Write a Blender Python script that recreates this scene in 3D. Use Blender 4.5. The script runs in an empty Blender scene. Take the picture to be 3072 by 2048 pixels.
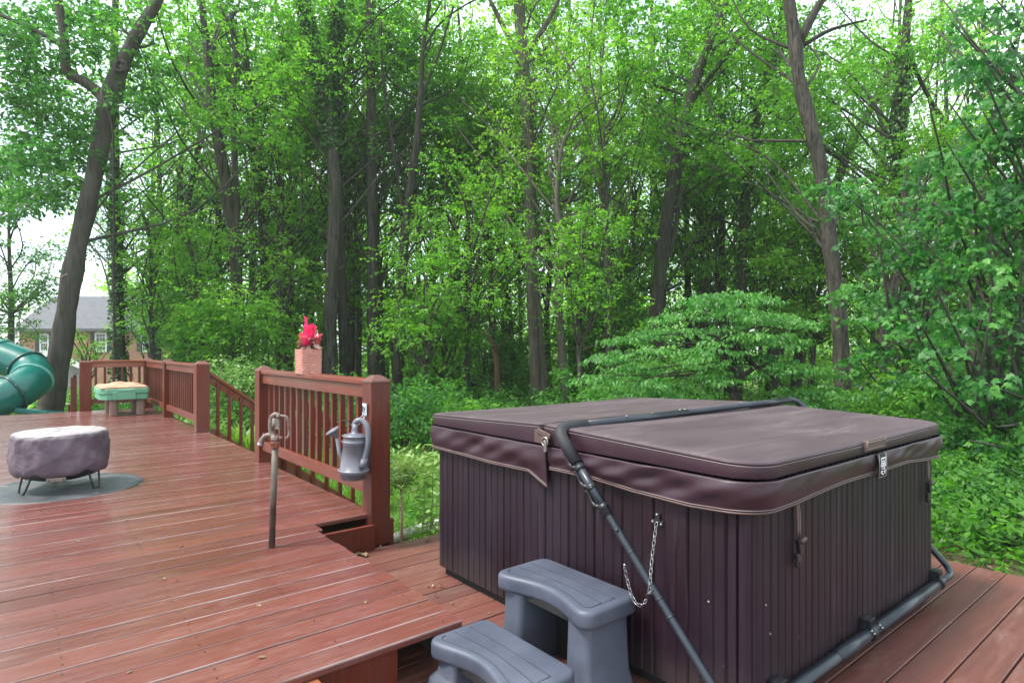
import bpy, math, random
import numpy as np
from mathutils import Vector
R = math.radians
rs = np.random.RandomState(7)
random.seed(7)
S = bpy.context.scene
COL = S.collection

# ---------------------------------------------------------------- camera geometry (world: X along the deck boards, Y along the railing, metres)
F, HX, HY, HC = 1816.0, 1536.0, 1046.0, 1.31
FX, FY = 0.6307, 0.7760
CAM = np.array([0, 0, HC])
ZU = 0.203                                    # top of the upper deck; the lower deck is z = 0
def ray(px, py):
    t = (px - HX) / F
    return np.array([FX + FY * t, FY - FX * t, -(py - HY) / F])
def atD(px, py, D): return CAM + ray(px, py) * D
def atX(px, py, X): r = ray(px, py); return CAM + r * (X / r[0])
def atY(px, py, Y): r = ray(px, py); return CAM + r * (Y / r[1])
def atZ(px, py, z): r = ray(px, py); return CAM + r * ((z - HC) / r[2])
FWD = np.array([FX, FY, 0.0]); RGT = np.array([FY, -FX, 0.0])
def gz(x, y):
    d = np.hypot(x, y)
    return -0.5 - 0.022 * np.clip(d - 8, 0, 45)

# ---------------------------------------------------------------- objects
ORG = {}
def setp(o, label=None, cat=None, group=None, kind=None):
    if label: o['label'] = label
    if cat: o['category'] = cat
    if group: o['group'] = group
    if kind: o['kind'] = kind
    return o
def thing(name, label, cat, loc, group=None):
    o = bpy.data.objects.new(name, None); COL.objects.link(o)
    o.location = tuple(float(a) for a in loc); o.empty_display_size = 0.2
    ORG[o.name] = np.array(loc, float)
    return setp(o, label, cat, group)
def link(me, name, parent=None, loc=None):
    o = bpy.data.objects.new(name, me); COL.objects.link(o)
    if parent is not None:
        o.parent = parent; ORG[o.name] = ORG[parent.name]
    else:
        o.location = tuple(float(a) for a in loc); ORG[o.name] = np.array(loc, float)
    return o

def catmull(P, n=6):
    P = np.asarray(P, float)
    if len(P) < 3: return P
    Q = np.vstack([2 * P[0] - P[1], P, 2 * P[-1] - P[-2]])
    out = []
    for i in range(1, len(Q) - 2):
        p0, p1, p2, p3 = Q[i - 1], Q[i], Q[i + 1], Q[i + 2]
        for k in range(n):
            t = k / n
            out.append(0.5 * (2 * p1 + (p2 - p0) * t + (2 * p0 - 5 * p1 + 4 * p2 - p3) * t * t + (3 * p1 - p0 - 3 * p2 + p3) * t ** 3))
    out.append(P[-1])
    return np.array(out)

class MB:
    def __init__(s):
        s.v = []; s.f = []; s.sm = []; s.mi = []; s.at = []
    def add(s, V, Fc, smooth=False, mi=0, at=0.0):
        b = len(s.v)
        s.v.extend([tuple(map(float, p)) for p in V])
        s.at.extend([at] * len(V))
        for f in Fc:
            s.f.append(tuple(b + i for i in f)); s.sm.append(smooth); s.mi.append(mi)
    def box(s, x0, x1, y0, y1, z0, z1, mi=0, at=0.0):
        V = [(x0, y0, z0), (x1, y0, z0), (x1, y1, z0), (x0, y1, z0), (x0, y0, z1), (x1, y0, z1), (x1, y1, z1), (x0, y1, z1)]
        s.add(V, [(3, 2, 1, 0), (4, 5, 6, 7), (0, 1, 5, 4), (1, 2, 6, 5), (2, 3, 7, 6), (3, 0, 4, 7)], False, mi, at)
    def obox(s, c, ax, h, mi=0, at=0.0):
        c = np.array(c, float); ax = [np.array(a, float) / np.linalg.norm(a) for a in ax]
        V = []
        for k in (-1, 1):
            for i, j in ((-1, -1), (1, -1), (1, 1), (-1, 1)):
                V.append(c + ax[0] * h[0] * i + ax[1] * h[1] * j + ax[2] * h[2] * k)
        s.add(V, [(3, 2, 1, 0), (4, 5, 6, 7), (0, 1, 5, 4), (1, 2, 6, 5), (2, 3, 7, 6), (3, 0, 4, 7)], False, mi, at)
    def bar(s, a, b, w, h, up=(0, 0, 1), mi=0):
        a = np.array(a, float); b = np.array(b, float); d = b - a; L = np.linalg.norm(d); d = d / L
        sd = np.cross(d, np.array(up, float)); sd /= np.linalg.norm(sd); u = np.cross(sd, d)
        s.obox((a + b) / 2, (d, sd, u), (L / 2, w / 2, h / 2), mi)
    def prism(s, poly, z0, z1, mi=0, smooth=False, at=0.0):     # poly counter-clockwise in x,y ; z0,z1 numbers or functions
        f0 = z0 if callable(z0) else (lambda x, y: z0)
        f1 = z1 if callable(z1) else (lambda x, y: z1)
        n = len(poly)
        V = [(x, y, f0(x, y)) for x, y in poly] + [(x, y, f1(x, y)) for x, y in poly]
        s.add(V, [tuple(range(n - 1, -1, -1)), tuple(range(n, 2 * n))] + [(i, (i + 1) % n, n + (i + 1) % n, n + i) for i in range(n)], smooth, mi, at)
    def tube(s, P, r, n=8, caps=True, smooth=True, mi=0, at=0.0, sq=1.0):
        P = np.asarray(P, float); m = len(P)
        rr = np.full(m, r, float) if np.isscalar(r) else np.asarray(r, float)
        T = np.gradient(P, axis=0); T /= (np.linalg.norm(T, axis=1)[:, None] + 1e-12)
        ref = np.array([0, 0, 1.0]) if abs(T[0][2]) < 0.9 else np.array([1.0, 0, 0])
        u = np.cross(T[0], ref); u /= np.linalg.norm(u)
        V = []
        a = np.arange(n) * 2 * math.pi / n
        for i in range(m):
            u = u - T[i] * np.dot(u, T[i]); u /= np.linalg.norm(u)
            w = np.cross(T[i], u)
            V.extend(P[i] + rr[i] * (np.cos(a)[:, None] * u + sq * np.sin(a)[:, None] * w))
        Fc = []
        for i in range(m - 1):
            for k in range(n):
                Fc.append((i * n + k, i * n + (k + 1) % n, (i + 1) * n + (k + 1) % n, (i + 1) * n + k))
        if caps:
            Fc.append(tuple(range(n - 1, -1, -1))); Fc.append(tuple(range((m - 1) * n, m * n)))
        s.add(V, Fc, smooth, mi, at)
    def ring(s, c, R0, r, axis=(0, 0, 1), n=24, k=8, mi=0, sx=1.0):
        ax = np.array(axis, float); ax /= np.linalg.norm(ax)
        ref = np.array([0, 0, 1.0]) if abs(ax[2]) < 0.9 else np.array([1.0, 0, 0])
        u = np.cross(ax, ref); u /= np.linalg.norm(u); w = np.cross(ax, u)
        V = []
        for i in range(n):
            t = 2 * math.pi * i / n
            e = math.cos(t) * u * sx + math.sin(t) * w
            en = e / np.linalg.norm(e)
            for j in range(k):
                q = 2 * math.pi * j / k
                V.append(np.array(c) + e * R0 + en * r * math.cos(q) + ax * r * math.sin(q))
        s.add(V, [(i * k + j, ((i + 1) % n) * k + j, ((i + 1) % n) * k + (j + 1) % k, i * k + (j + 1) % k) for i in range(n) for j in range(k)], True, mi)
    def lathe(s, prof, c=(0, 0, 0), n=24, axis=(0, 0, 1), smooth=True, mi=0, sx=1.0, sy=1.0, caps=True):
        ax = np.array(axis, float); ax /= np.linalg.norm(ax)
        if abs(ax[2]) > 0.99: u, w = np.array([1.0, 0, 0]), np.array([0, 1.0, 0])
        else:
            u = np.cross((0, 0, 1.0), ax); u /= np.linalg.norm(u); w = np.cross(ax, u)
        V = []
        for r, z in prof:
            for i in range(n):
                t = 2 * math.pi * i / n
                V.append(np.array(c) + ax * z + r * (math.cos(t) * u * sx + math.sin(t) * w * sy))
        m = len(prof)
        Fc = [(i * n + k, i * n + (k + 1) % n, (i + 1) * n + (k + 1) % n, (i + 1) * n + k) for i in range(m - 1) for k in range(n)]
        if caps:
            Fc += [tuple(range(n - 1, -1, -1)), tuple(range((m - 1) * n, m * n))]
        s.add(V, Fc, smooth, mi)
    def grid(s, V, nu, nv, smooth=True, mi=0, close=False):
        Fc = []
        for i in range(nu if close else nu - 1):
            for j in range(nv - 1):
                a = i * nv + j; b = ((i + 1) % nu) * nv + j
                Fc.append((a, b, b + 1, a + 1))
        s.add(V, Fc, smooth, mi)
    def build(s, name, mats, parent=None, loc=None, bev=0.0, seg=2, solid=0.0, sub=0):
        V = np.array(s.v, float)
        if parent is None and loc is None:
            mn, mx = V.min(0), V.max(0); loc = np.array([(mn[0] + mx[0]) / 2, (mn[1] + mx[1]) / 2, mn[2]])
        o0 = ORG[parent.name] if parent is not None else np.array(loc, float)
        me = bpy.data.meshes.new(name)
        me.from_pydata([tuple(p) for p in V - o0], [], s.f)
        me.polygons.foreach_set('use_smooth', s.sm)
        if not isinstance(mats, (list, tuple)): mats = [mats]
        for m in mats: me.materials.append(m)
        if len(mats) > 1: me.polygons.foreach_set('material_index', s.mi)
        if any(s.at):
            a = me.attributes.new('rnd', 'FLOAT', 'POINT'); a.data.foreach_set('value', s.at)
        me.update()
        o = link(me, name, parent, loc)
        if solid:
            m = o.modifiers.new('solid', 'SOLIDIFY'); m.thickness = solid; m.offset = 0
        if bev:
            m = o.modifiers.new('bevel', 'BEVEL'); m.width = bev; m.segments = seg; m.limit_method = 'ANGLE'; m.angle_limit = R(40)
        if sub:
            m = o.modifiers.new('sub', 'SUBSURF'); m.levels = sub; m.render_levels = sub
        return o

# ---------------------------------------------------------------- materials
class NT:
    def __init__(s, name):
        s.m = bpy.data.materials.new(name); s.m.use_nodes = True
        s.t = s.m.node_tree; s.t.nodes.clear()
    def n(s, typ, **kw):
        nd = s.t.nodes.new(typ)
        for k, v in kw.items():
            if k.startswith('i_'):
                key = k[2:].replace('_', ' ')
                nd.inputs[key].default_value = v
            else: setattr(nd, k, v)
        return nd
    def l(s, a, b): s.t.links.new(a, b)
def rgb(c): return (c[0], c[1], c[2], 1.0)
def mixc(t, fac, a, b, mode='MIX'):
    m = t.n('ShaderNodeMix', data_type='RGBA', blend_type=mode)
    if isinstance(fac, float): m.inputs[0].default_value = fac
    else: t.l(fac, m.inputs[0])
    for sock, v in ((m.inputs[6], a), (m.inputs[7], b)):
        if isinstance(v, tuple): sock.default_value = rgb(v)
        else: t.l(v, sock)
    return m.outputs[2]
def noise(t, vec, scale=(1, 1, 1), ns=5.0, detail=5.0, rough=0.6, dist=0.0):
    mp = t.n('ShaderNodeMapping'); mp.inputs['Scale'].default_value = scale
    t.l(vec, mp.inputs['Vector'])
    nz = t.n('ShaderNodeTexNoise'); nz.inputs['Scale'].default_value = ns; nz.inputs['Detail'].default_value = detail
    nz.inputs['Roughness'].default_value = rough; nz.inputs['Distortion'].default_value = dist
    t.l(mp.outputs[0], nz.inputs['Vector'])
    return nz.outputs['Fac']
def mr(t, v, a, b, c=0.0, d=1.0):
    m = t.n('ShaderNodeMapRange'); m.clamp = True
    t.l(v, m.inputs[0])
    for i, x in enumerate((a, b, c, d)): m.inputs[i + 1].default_value = x
    return m.outputs[0]
def finish(t, col, rough, bump=None, bstr=0.2, bdist=0.01, metal=0.0, spec=0.5, coat=0.0):
    p = t.n('ShaderNodeBsdfPrincipled'); o = t.n('ShaderNodeOutputMaterial')
    if isinstance(col, tuple): p.inputs['Base Color'].default_value = rgb(col)
    else: t.l(col, p.inputs['Base Color'])
    if isinstance(rough, float): p.inputs['Roughness'].default_value = rough
    else: t.l(rough, p.inputs['Roughness'])
    p.inputs['Metallic'].default_value = metal; p.inputs['Specular IOR Level'].default_value = spec
    p.inputs['Coat Weight'].default_value = coat; p.inputs['Coat Roughness'].default_value = 0.25
    if bump is not None:
        b = t.n('ShaderNodeBump'); b.inputs['Strength'].default_value = bstr; b.inputs['Distance'].default_value = bdist
        t.l(bump, b.inputs['Height']); t.l(b.outputs[0], p.inputs['Normal'])
    t.l(p.outputs[0], o.inputs[0])
    return t.m
def vmat(name, c1, c2, scale=(1, 1, 1), ns=6.0, rough=(0.4, 0.6), bstr=0.15, bdist=0.005, bs=None, metal=0.0, spec=0.5, lo=0.35, hi=0.65, speck=None, coat=0.0, fine=40.0):
    t = NT(name); tc = t.n('ShaderNodeTexCoord').outputs['Object']
    f = noise(t, tc, scale, ns)
    c = mixc(t, mr(t, f, lo, hi), c1, c2)
    g = noise(t, tc, scale, fine, 4.0)
    if speck:
        c = mixc(t, mr(t, g, speck[1], speck[1] + 0.06), c, speck[0])
    return finish(t, c, mr(t, f, 0.3, 0.7, rough[0], rough[1]), noise(t, tc, bs or scale, fine, 6.0), bstr, bdist, metal, spec, coat)

def wood(name, cA, cB, worn, axis, rough=(0.3, 0.5), wear=(0.58, 0.72), bleach=0.5, tint=None, spec=0.35):
    # painted / stained timber with grain along one axis and scuffed paler places
    t = NT(name); tc = t.n('ShaderNodeTexCoord').outputs['Object']
    at = t.n('ShaderNodeAttribute', attribute_name='rnd').outputs['Fac']
    off = t.n('ShaderNodeVectorMath', operation='SCALE'); off.inputs[0].default_value = (13.0, 37.0, 71.0); t.l(at, off.inputs['Scale'])
    ad = t.n('ShaderNodeVectorMath', operation='ADD'); t.l(tc, ad.inputs[0]); t.l(off.outputs[0], ad.inputs[1])
    v = ad.outputs[0]
    st = [6.0, 6.0, 6.0]; st[axis] = 0.35
    gr = noise(t, v, tuple(st), 8.0, 7.0, 0.65, 0.4)
    md = [2.0, 2.0, 2.0]; md[axis] = 0.5
    big = noise(t, v, tuple(md), 1.6, 4.0, 0.6)
    c = mixc(t, mr(t, gr, 0.3, 0.7), cA, cB)
    hs = t.n('ShaderNodeHueSaturation'); t.l(c, hs.inputs['Color'])
    t.l(mr(t, at, 0.0, 1.0, 0.78, 1.18), hs.inputs['Value']); t.l(mr(t, big, 0.3, 0.7, 0.8, 1.12), hs.inputs['Saturation'])
    c = hs.outputs[0]
    wr = noise(t, v, tuple(md), 3.2, 9.0, 0.72, 0.3)
    s2 = [7.0, 7.0, 7.0]; s2[axis] = 1.6
    wf = noise(t, v, tuple(s2), 5.0, 9.0, 0.82)
    mul = t.n('ShaderNodeMath', operation='MULTIPLY'); t.l(mr(t, wr, wear[0] - 0.06, wear[1]), mul.inputs[0]); t.l(mr(t, wf, 0.42, 0.62), mul.inputs[1])
    sc = t.n('ShaderNodeMath', operation='MULTIPLY'); t.l(mul.outputs[0], sc.inputs[0]); sc.inputs[1].default_value = bleach
    c = mixc(t, sc.outputs[0], c, worn)
    if tint is not None:
        c = mixc(t, mr(t, big, 0.42, 0.68, 0.0, 0.65), c, tint)
    ro = mr(t, big, 0.3, 0.7, rough[0], rough[1])
    return finish(t, c, ro, gr, 0.22, 0.004, spec=spec)

M = {}
M['deck'] = wood('red_stained_deck_boards', (0.112, 0.0245, 0.0165), (0.174, 0.0455, 0.032), (0.27, 0.155, 0.142), 0, (0.15, 0.35), (0.50, 0.66), 0.7, (0.106, 0.044, 0.042), 0.6)
M['deck_edge'] = vmat('sky_glint_worn_board_edge', (0.14, 0.065, 0.056), (0.30, 0.21, 0.20), scale=(0.5, 1, 1), ns=4, rough=(0.3, 0.45), lo=0.4, hi=0.6)  # pale tone paints a sky glint onto the worn near edges
M['deck_edge_dull'] = vmat('sky_glint_worn_board_edge_dull', (0.09, 0.028, 0.020), (0.16, 0.08, 0.068), scale=(0.5, 1, 1), ns=3, rough=(0.35, 0.5), lo=0.4, hi=0.6)
M['deck_low'] = wood('weathered_red_deck_boards', (0.112, 0.031, 0.021), (0.178, 0.054, 0.038), (0.28, 0.175, 0.15), 0, (0.36, 0.6), (0.54, 0.7), 0.8, (0.110, 0.066, 0.058))
M['post'] = wood('red_stained_post', (0.098, 0.0165, 0.0085), (0.150, 0.030, 0.0155), (0.21, 0.09, 0.07), 2, (0.32, 0.5), (0.62, 0.78), 0.5)
M['rail'] = wood('red_stained_rail', (0.130, 0.028, 0.0155), (0.200, 0.052, 0.030), (0.29, 0.16, 0.13), 1, (0.32, 0.5), (0.58, 0.74), 0.6)
M['railx'] = wood('red_stained_cross_rail', (0.130, 0.028, 0.0155), (0.200, 0.052, 0.030), (0.29, 0.16, 0.13), 0, (0.32, 0.5), (0.58, 0.74), 0.6)
M['orange'] = wood('fresher_orange_stain', (0.20, 0.056, 0.026), (0.29, 0.090, 0.042), (0.34, 0.18, 0.12), 1, (0.35, 0.5), (0.62, 0.78), 0.4)
M['orangex'] = wood('fresher_orange_stain_rail', (0.20, 0.056, 0.026), (0.29, 0.090, 0.042), (0.34, 0.18, 0.12), 0, (0.35, 0.5), (0.62, 0.78), 0.4)
M['old'] = wood('bare_grey_timber', (0.050, 0.040, 0.036), (0.115, 0.095, 0.085), (0.2, 0.18, 0.17), 0, (0.6, 0.8))
M['cover'] = vmat('brown_vinyl', (0.029, 0.0118, 0.0200), (0.043, 0.0190, 0.0300), ns=3, rough=(0.37, 0.49), bstr=0.16, bdist=0.003, fine=90, spec=0.42)
def top_vinyl():
    t = NT('weathered_vinyl_top'); tc = t.n('ShaderNodeTexCoord').outputs['Object']
    a = noise(t, tc, (0.6, 2.6, 1), 2.2, 6.0, 0.62, 0.5); b = noise(t, tc, (1.2, 7.0, 1), 6.0, 8.0, 0.7)
    c = mixc(t, mr(t, a, 0.36, 0.66), (0.060, 0.0385, 0.0455), (0.092, 0.0665, 0.0745))
    mu = t.n('ShaderNodeMath', operation='MULTIPLY'); t.l(mr(t, b, 0.55, 0.72), mu.inputs[0]); t.l(mr(t, a, 0.45, 0.6), mu.inputs[1])
    c = mixc(t, mu.outputs[0], c, (0.185, 0.155, 0.162))
    return finish(t, c, mr(t, a, 0.3, 0.7, 0.5, 0.65), noise(t, tc, (1, 1, 1), 3.0, 5.0), 0.35, 0.012, spec=0.35)
M['covertop'] = top_vinyl()
def cabinet_mat():
    t = NT('dark_brown_panel_boards'); tc = t.n('ShaderNodeTexCoord').outputs['Object']
    g = noise(t, tc, (9, 9, 0.25), 14.0, 6.0, 0.7); a = noise(t, tc, (1.5, 1.5, 0.6), 2.0, 4.0)
    c = mixc(t, mr(t, g, 0.3, 0.7), (0.0085, 0.0033, 0.0063), (0.0205, 0.0088, 0.0152))
    c = mixc(t, mr(t, a, 0.35, 0.7, 0, 0.5), c, (0.017, 0.013, 0.023))
    hv = t.n('ShaderNodeHueSaturation'); t.l(c, hv.inputs['Color']); t.l(mr(t, t.n('ShaderNodeAttribute', attribute_name='rnd').outputs['Fac'], 0.0, 1.0, 0.72, 1.4), hv.inputs['Value']); c = hv.outputs[0]
    d = noise(t, tc, (1, 1, 0.6), 38.0, 4.0, 0.6)
    c = mixc(t, mr(t, d, 0.70, 0.76, 0, 0.6), c, (0.16, 0.13, 0.14))
    e = noise(t, tc, (10, 10, 0.7), 3.2, 3.0, 0.5)
    c = mixc(t, mr(t, e, 0.62, 0.80, 0, 0.4), c, (0.11, 0.085, 0.105))
    sp = t.n('ShaderNodeSeparateXYZ'); t.l(tc, sp.inputs[0]); dz = t.n('ShaderNodeMath', operation='MULTIPLY_ADD'); t.l(a, dz.inputs[0]); dz.inputs[1].default_value = -0.35; t.l(sp.outputs[2], dz.inputs[2])
    c = mixc(t, mr(t, dz.outputs[0], -0.14, 0.03, 0.45, 0.0), c, (0.060, 0.045, 0.042))     # splashed dirt along the foot
    return finish(t, c, mr(t, a, 0.3, 0.7, 0.40, 0.55), g, 0.25, 0.002, spec=0.28)
M['cabinet'] = cabinet_mat()
M['base'] = vmat('black_base_pan', (0.008, 0.008, 0.009), (0.014, 0.013, 0.013), rough=(0.6, 0.8))
M['stitch'] = vmat('pale_stitching', (0.22, 0.175, 0.175), (0.30, 0.245, 0.24), rough=(0.7, 0.8))
M['strap'] = vmat('brown_strap', (0.075, 0.045, 0.042), (0.10, 0.06, 0.055), rough=(0.45, 0.6))
M['blackp'] = vmat('black_plastic', (0.012, 0.013, 0.016), (0.020, 0.022, 0.027), rough=(0.28, 0.4))
M['bluetube'] = vmat('dark_powder_coated_tube', (0.014, 0.018, 0.027), (0.024, 0.029, 0.042), ns=9, rough=(0.27, 0.4), speck=((0.2, 0.2, 0.22), 0.72), fine=60)
M['foam'] = vmat('black_foam_grip', (0.012, 0.012, 0.016), (0.022, 0.022, 0.028), rough=(0.6, 0.75), bstr=0.3, fine=160)
M['steel'] = vmat('galvanised_steel', (0.28, 0.28, 0.28), (0.42, 0.42, 0.42), ns=30, rough=(0.25, 0.4), metal=1.0)
M['white'] = vmat('white_print', (0.62, 0.66, 0.74), (0.72, 0.75, 0.80), rough=(0.5, 0.6))
M['step'] = vmat('blue_grey_moulded_plastic', (0.048, 0.056, 0.084), (0.090, 0.101, 0.138), ns=4, rough=(0.42, 0.58), bstr=0.35, bdist=0.002, fine=190, lo=0.3, hi=0.7)
M['groove'] = vmat('dark_groove_lines', (0.018, 0.022, 0.036), (0.035, 0.04, 0.06), rough=(0.6, 0.7))
M['can'] = vmat('grey_plastic_can', (0.120, 0.117, 0.145), (0.150, 0.147, 0.178), ns=5, rough=(0.32, 0.45), bstr=0.05)
M['canlight'] = vmat('worn_pale_grey_plastic', (0.26, 0.26, 0.30), (0.34, 0.34, 0.38), ns=9, rough=(0.4, 0.5))
M['pipe'] = vmat('weathered_galvanised_pipe', (0.060, 0.042, 0.034), (0.165, 0.135, 0.11), scale=(1, 1, 0.5), ns=14, rough=(0.45, 0.7), metal=0.5, speck=((0.13, 0.05, 0.025), 0.64))
M['castiron'] = vmat('rusted_cast_iron', (0.110, 0.070, 0.060), (0.250, 0.205, 0.185), ns=26, rough=(0.45, 0.7), bstr=0.3, metal=0.25, speck=((0.15, 0.04, 0.02), 0.60))
M['rust'] = vmat('red_rusty_iron', (0.12, 0.028, 0.018), (0.23, 0.07, 0.04), ns=30, rough=(0.5, 0.7), bstr=0.3)
M['green'] = vmat('teal_green_moulded_plastic', (0.002, 0.098, 0.084), (0.003, 0.128, 0.108), ns=2, rough=(0.20, 0.30), bstr=0.03, spec=0.6)
M['greendark'] = vmat('dark_green_flange', (0.002, 0.040, 0.036), (0.003, 0.060, 0.050), rough=(0.3, 0.4))
M['greenpale'] = vmat('pale_scuffed_green_flange', (0.08, 0.30, 0.24), (0.16, 0.40, 0.34), rough=(0.4, 0.5))
M['mint'] = vmat('faded_green_plastic', (0.115, 0.320, 0.200), (0.150, 0.380, 0.245), ns=4, rough=(0.45, 0.6))
M['tan'] = vmat('faded_tan_plastic', (0.36, 0.225, 0.145), (0.44, 0.29, 0.20), ns=6, rough=(0.55, 0.7), bstr=0.3)
M['brownleg'] = vmat('brown_plastic_leg', (0.205, 0.125, 0.095), (0.26, 0.165, 0.13), ns=5, rough=(0.5, 0.6))
M['pot'] = vmat('salmon_glazed_ceramic', (0.43, 0.165, 0.125), (0.53, 0.225, 0.175), ns=12, rough=(0.4, 0.55), speck=((0.60, 0.33, 0.27), 0.60))
M['soil'] = vmat('potting_soil', (0.02, 0.013, 0.01), (0.05, 0.03, 0.02), ns=40, rough=(0.8, 0.9), bstr=0.6)
M['mat'] = vmat('grey_fire_mat', (0.040, 0.042, 0.048), (0.085, 0.088, 0.096), ns=3.5, rough=(0.38, 0.6), bstr=0.3, bdist=0.02, fine=6, speck=((0.13, 0.12, 0.115), 0.60))
M['ironblk'] = vmat('black_iron', (0.012, 0.012, 0.013), (0.022, 0.021, 0.020), rough=(0.4, 0.5))
M['handle'] = vmat('taupe_wooden_handle', (0.20, 0.14, 0.12), (0.27, 0.20, 0.17), rough=(0.5, 0.6))
def pitcover():
    t = NT('faded_taupe_fabric_lit_top'); tc = t.n('ShaderNodeTexCoord').outputs['Object']
    a = noise(t, tc, (1, 1, 1), 4.0, 5.0)
    c = mixc(t, mr(t, a, 0.35, 0.65), (0.085, 0.058, 0.082), (0.150, 0.112, 0.140))
    sp = t.n('ShaderNodeSeparateXYZ'); t.l(tc, sp.inputs[0])
    ad = t.n('ShaderNodeMath', operation='MULTIPLY_ADD'); t.l(a, ad.inputs[0]); ad.inputs[1].default_value = 0.06; t.l(sp.outputs[2], ad.inputs[2])
    c = mixc(t, mr(t, ad.outputs[0], 0.455, 0.50), c, (0.37, 0.335, 0.33))        # paler top panel: overcast sky light painted in, plus some fading
    w = noise(t, tc, (1, 1, 1), 7.0, 5.0, 0.55, 2.2)
    return finish(t, c, 0.55, w, 0.35, 0.03, spec=0.4)
M['pitcover'] = pitcover()
def bark(name, c1, c2, ns=3.0, moss=None, bst=0.8):
    t = NT(name); tc = t.n('ShaderNodeTexCoord').outputs['Object']
    g = noise(t, tc, (3.2, 3.2, 0.45), ns, 7.0, 0.7, 0.6); a = noise(t, tc, (1, 1, 0.5), 1.1, 4.0)
    c = mixc(t, mr(t, g, 0.38, 0.62), c1, c2)
    c = mixc(t, mr(t, a, 0.4, 0.7, 0, 0.45), c, tuple(0.55 * (x + y) for x, y in zip(c1, c2)))
    if moss: c = mixc(t, mr(t, a, 0.52, 0.66, 0, 0.6), c, moss)
    return finish(t, c, 0.85, g, bst, 0.03, spec=0.25)
M['bark_smooth'] = bark('smooth_grey_brown_bark', (0.040, 0.033, 0.029), (0.088, 0.074, 0.066), 3.2, (0.10, 0.10, 0.085), 0.8)
M['bark'] = bark('furrowed_brown_bark', (0.012, 0.010, 0.0085), (0.094, 0.080, 0.069), 4.5, (0.035, 0.045, 0.018), 1.0)
M['bark_dark'] = bark('dark_furrowed_bark', (0.008, 0.007, 0.006), (0.058, 0.049, 0.042), 4.5, (0.04, 0.05, 0.02), 1.0)
M['bark_grey'] = bark('pale_grey_bark', (0.055, 0.046, 0.038), (0.135, 0.115, 0.095), 4.0, (0.09, 0.10, 0.05), 0.7)
M['bark_red'] = bark('reddish_snag_bark', (0.10, 0.055, 0.035), (0.20, 0.12, 0.08), 3.0, None, 0.7)
def leafmat(name, dark, mid, light, trans=0.42, gloss=0.40):
    t = NT(name)
    at = t.n('ShaderNodeAttribute', attribute_name='rnd').outputs['Fac']
    rp = t.n('ShaderNodeValToRGB'); t.l(at, rp.inputs[0])
    e = rp.color_ramp.elements; e[0].position = 0.0; e[0].color = rgb(dark); e[1].position = 1.0; e[1].color = rgb(light)
    k = e.new(0.5); k.color = rgb(mid)
    col = rp.outputs[0]
    hs = t.n('ShaderNodeHueSaturation'); t.l(col, hs.inputs['Color']); hs.inputs['Hue'].default_value = 0.497; hs.inputs['Saturation'].default_value = 1.08; hs.inputs['Value'].default_value = 1.45
    p = t.n('ShaderNodeBsdfPrincipled'); t.l(col, p.inputs['Base Color']); p.inputs['Roughness'].default_value = gloss; p.inputs['Specular IOR Level'].default_value = 0.4
    tr = t.n('ShaderNodeBsdfTranslucent'); t.l(hs.outputs[0], tr.inputs[0])
    mx = t.n('ShaderNodeMixShader'); mx.inputs[0].default_value = trans
    o = t.n('ShaderNodeOutputMaterial'); t.l(p.outputs[0], mx.inputs[1]); t.l(tr.outputs[0], mx.inputs[2]); t.l(mx.outputs[0], o.inputs[0])
    return t.m
M['leaf'] = leafmat('canopy_leaves', (0.048, 0.150, 0.020), (0.106, 0.295, 0.034), (0.215, 0.445, 0.056), 0.60)
M['leaf_dark'] = leafmat('dark_leaves', (0.030, 0.115, 0.024), (0.072, 0.220, 0.040), (0.150, 0.345, 0.062), 0.56)
M['leaf_yel'] = leafmat('yellow_green_leaves', (0.060, 0.178, 0.020), (0.135, 0.325, 0.034), (0.250, 0.470, 0.062), 0.56)
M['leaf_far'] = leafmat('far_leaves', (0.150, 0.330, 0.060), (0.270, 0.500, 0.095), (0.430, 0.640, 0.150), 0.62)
M['leaf_dog'] = leafmat('dogwood_leaves', (0.045, 0.160, 0.032), (0.088, 0.260, 0.052), (0.165, 0.375, 0.085), 0.48)
M['leaf_maple'] = leafmat('maple_leaves', (0.020, 0.095, 0.022), (0.050, 0.190, 0.040), (0.125, 0.330, 0.066), 0.48)
M['leaf_ivy'] = leafmat('ivy_leaves', (0.010, 0.050, 0.008), (0.026, 0.100, 0.014), (0.060, 0.170, 0.022), 0.25)
M['leaf_lime'] = leafmat('pale_green_leaves', (0.100, 0.210, 0.050), (0.190, 0.330, 0.080), (0.330, 0.460, 0.150), 0.35)
M['grass'] = leafmat('grass_blades', (0.080, 0.190, 0.022), (0.140, 0.290, 0.036), (0.240, 0.390, 0.060), 0.4)
M['pink'] = leafmat('pink_flower_plumes', (0.60, 0.016, 0.15), (0.85, 0.070, 0.27), (0.85, 0.19, 0.19), 0.4)
M['redleaf'] = leafmat('dusky_pink_leaves', (0.16, 0.050, 0.055), (0.34, 0.16, 0.15), (0.46, 0.30, 0.25), 0.25)
M['orangeleaf'] = leafmat('orange_leaves', (0.36, 0.075, 0.035), (0.46, 0.11, 0.05), (0.45, 0.22, 0.06), 0.3)
M['dryleaf'] = vmat('dry_brown_leaf', (0.10, 0.055, 0.03), (0.24, 0.16, 0.10), ns=30, rough=(0.7, 0.8))
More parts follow.
